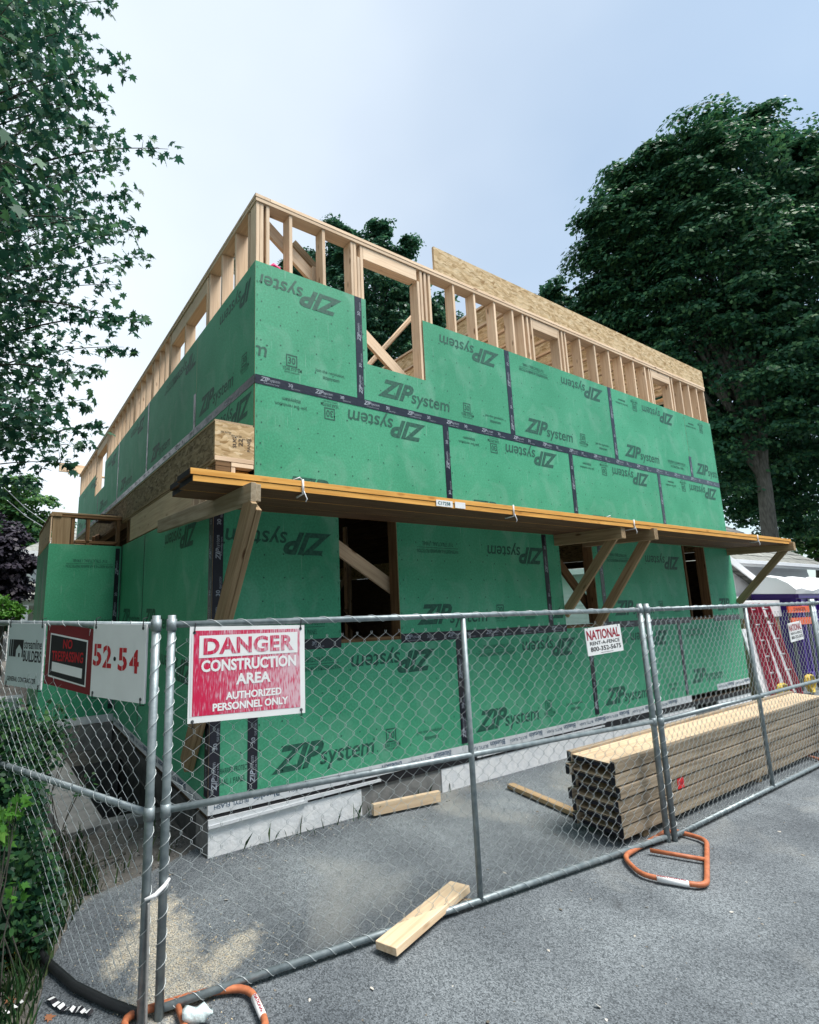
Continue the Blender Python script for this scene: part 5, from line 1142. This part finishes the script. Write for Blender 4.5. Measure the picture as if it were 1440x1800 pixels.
# ------------------------------------------------------------------ grass, gravel, chips, litter
def scatter(n, f):
    out = []
    while len(out) < n:
        q = f()
        if q is not None: out.append(q)
    return np.array(out)
def leftsoil():
    x, y = NP.uniform(-2.6, -.4), NP.uniform(-1.9, 1.05)
    ex = float(np.interp(y, [-1.8, -1.3, -.95, -.42, -.06, .03, .22], [-1.7, -1.62, -1.56, -1.4, -1.2, -.84, -.4]))
    if y < .22 and x > ex - .01: return None
    return (x, y, -.012)
G = scatter(5200, lambda: (lambda q: q if q is not None and (q[0] < -1.12 or NP.random() < .04) and NP.random() < (1 if q[1] < .5 else .3) else None)(leftsoil()))
hh = .05 + .1 * NP.random(len(G)); o = leaves('grass', G, rand_dir(len(G)) * (1, 1, .15), hh, BLADE * (1.6, 1), MT['grass'], None, 'stuff', fold=0, ydir=np.tile([0, 0, 2.5], (len(G), 1)), bend=.3)
tag(o, 'short green grass in front of the bush at left fence', 'grass')
W_ = np.array([(NP.uniform(-.35, 2.0) if NP.random() < .8 else NP.uniform(2, 9), -.012 - abs(NP.normal()) * .035, 0) for _ in range(150)])
o = leaves('weeds', W_, rand_dir(len(W_)) * (1, 1, .15), .02 + .14 * NP.random(len(W_)) ** 3, BLADE * (.8, 1), MT['grass'], None, 'stuff', fold=0, ydir=np.tile([0, -.3, 2], (len(W_), 1)), bend=.5)
tag(o, 'thin weeds growing along the foot of the white foundation', 'weeds')
def stones(name, P, s, m, label, cat, flat=.6):
    T_ = np.array([(1, 0, 0), (-.5, .87, 0), (-.5, -.87, 0), (0, 0, 1.2), (0, 0, -.4)]); FT = [(0, 1, 3), (1, 2, 3), (2, 0, 3), (0, 2, 1)]
    V = []; F = []
    for i, p in enumerate(P):
        R = Matrix.Rotation(NP.uniform(0, 6.28), 3, 'Z') @ Matrix.Rotation(NP.normal() * .4, 3, 'X')
        for t in T_[:4]: q = R @ Vector((t[0] * NP.uniform(.6, 1.3), t[1] * NP.uniform(.6, 1.3), t[2] * flat)); V.append(Vector(p) + q * s[i])
        F += [[i * 4 + a for a in f] for f in FT]
    o = link(name, mesh(name, V, F, m)); o['kind'] = 'stuff'; o['label'] = label; o['category'] = cat; return o
G = scatter(3600, leftsoil); stones('gravel', G, .004 + .014 * NP.random(len(G)) ** 2, MT['stone'], 'loose grey gravel on the bare soil beside house', 'gravel')
def near(): x, y = NP.uniform(-1.5, 4.5), NP.uniform(-2.9, -.05); return (x, y, .001) if x > -1.1 + .0 * y else None
G = scatter(150, near); G2 = np.array([(NP.uniform(-.4, 3), -abs(NP.normal()) * .09 - .02, .001) for _ in range(420)]); G = np.concatenate([G, G2])
stones('debris', G, np.concatenate([.003 + .009 * NP.random(150) ** 2, .003 + .009 * NP.random(420) ** 2]), MT['chips'], 'small pale wood chips and grit on the asphalt', 'debris', .25)
SDP = np.concatenate([np.stack([NP.normal(cx, sx_, n_), NP.normal(cy, sy_, n_), np.full(n_, .001)], 1) for cx, cy, sx_, sy_, n_ in ((-.93, -.9, .13, .33, 900), (-.86, -.47, .1, .08, 200), (-.7, -1.1, .2, .12, 350), (-.9, -.8, .3, .4, 300))])
stones('sawdust', SDP, .002 + .005 * NP.random(len(SDP)) ** 2, leafmat('sawdust', (.45, .36, .22), (.62, .52, .36), (.8, .72, .56), 0, .9), 'pale sawdust spilt on the asphalt behind the corner posts', 'sawdust', .35)
G = scatter(70, near); leaves('dry_leaves', G + (0, 0, .004), NP.normal(size=(70, 3)) * .2 + (0, 0, 1), .012 + .022 * NP.random(70), OVAL, MT['chips'], None, 'stuff')
bpy.data.objects['dry_leaves']['label'] = 'small dry leaves and paper flakes scattered on the asphalt'; bpy.data.objects['dry_leaves']['category'] = 'litter'
# barrier tape, bottle, leaves in the near left corner
def ribbon(label, path, w, ms, nm='barrier_tape'):
    V = []; F = []; idx = []; Q = [Vector(p) for p in path]
    for i, q in enumerate(Q):
        d = (Q[min(i + 1, len(Q) - 1)] - Q[max(i - 1, 0)]).normalized(); s = d.cross(Vector((0, .3 * math.sin(i), 1))).normalized() * w / 2; V += [q - s, q + s]
        if i: F.append([2 * i - 2, 2 * i, 2 * i + 1, 2 * i - 1]); idx.append((i // 1) % len(ms))
    return tag(link(nm, mesh(nm, V, F, ms, idx)), label, 'tape')
z0 = lambda u, v, h=.012: (lambda a: a)(CAM + (pt(u, v, 1) - CAM) * ((h - CAM.z) / (pt(u, v, 1) - CAM).z))
def run(pts, n, h=.015, wav=.012):
    Q = []
    for a, b in zip(pts[:-1], pts[1:]):
        for k in range(n): t = k / n; q = Vector(a).lerp(Vector(b), t); q.z = h + wav * math.sin(len(Q) * .9) ** 2; Q.append(q)
    return Q
ribbon('black and white striped barrier tape lying under the left fence', run([z0(84, 1755), z0(110, 1775), z0(140, 1778), z0(165, 1785)], 6), .03, [MT['signw'], MT['ink']])
ribbon('white and black tape strip in the bottom left corner', run([z0(-5, 1795), z0(20, 1775), z0(45, 1762)], 5), .03, [MT['signw'], MT['signw'], MT['ink']])
for k, (u, v, s, lab) in enumerate(((4, 1690, .09, 'yellow leaf under the bush at the left edge'), (28, 1682, .07, 'smaller yellow leaf right of the big yellow leaf'))):
    q = z0(u, v, .04); o = leaves('fallen_leaf', np.array([tuple(q)]), np.array([[.2, -.5, .8]]), np.array([s]), OVAL * (1.4, 1), MT['yleaf']); tag(o, lab, 'leaf')
for k, (u, v, lab) in enumerate(((20, 1752, 'brown leaf on soil near the left picture edge'), (80, 1788, 'brown leaf near the bottom edge beside the tape'))):
    q = z0(u, v, .012); o = leaves('fallen_leaf', np.array([tuple(q)]), np.array([[.1, -.1, 1]]), np.array([.05]), MAPLE, mat('brown_leaf', (.28, .12, .06), .8)); tag(o, lab, 'leaf')
bq = z0(345, 1785, .05); V, F = tubeVF([bq + Vector((-.05, .02, .0)), bq + Vector((-.035, .015, .006)), bq + Vector((.0, .0, .0)), bq + Vector((.03, -.01, .008)), bq + Vector((.05, -.015, 0)), bq + Vector((.07, -.02, 0))], [.028, .036, .03, .036, .016, .013], 10)
V = [v + Vector(NP.normal(size=3)) * .004 for v in V]
tag(link('plastic_bottle', mesh('plastic_bottle', V, F, MT['plastic'], smooth=True)), 'crumpled clear plastic bottle beside the left orange foot', 'bottle')
V, F = tubeVF(run([z0(48, 1655), z0(85, 1700), z0(130, 1740), z0(190, 1770), z0(258, 1795)], 5, .03, 0.), .021, 10)
tag(link('pipe', mesh('pipe', V, F, MT['blackplastic'], smooth=True)), 'dark bent pipe along the ground under the left fence', 'pipe')
V, F = tubeVF([z0(220, 1500, .03), z0(180, 1512, .05), z0(130, 1530, .03), z0(95, 1545, .02)], [.012, .01, .008, .004], 6); tag(link('fallen_branch', mesh('fallen_branch', V, F, MT['bark'], smooth=True)), 'dark fallen branch on the gravel beside the pit', 'branch')
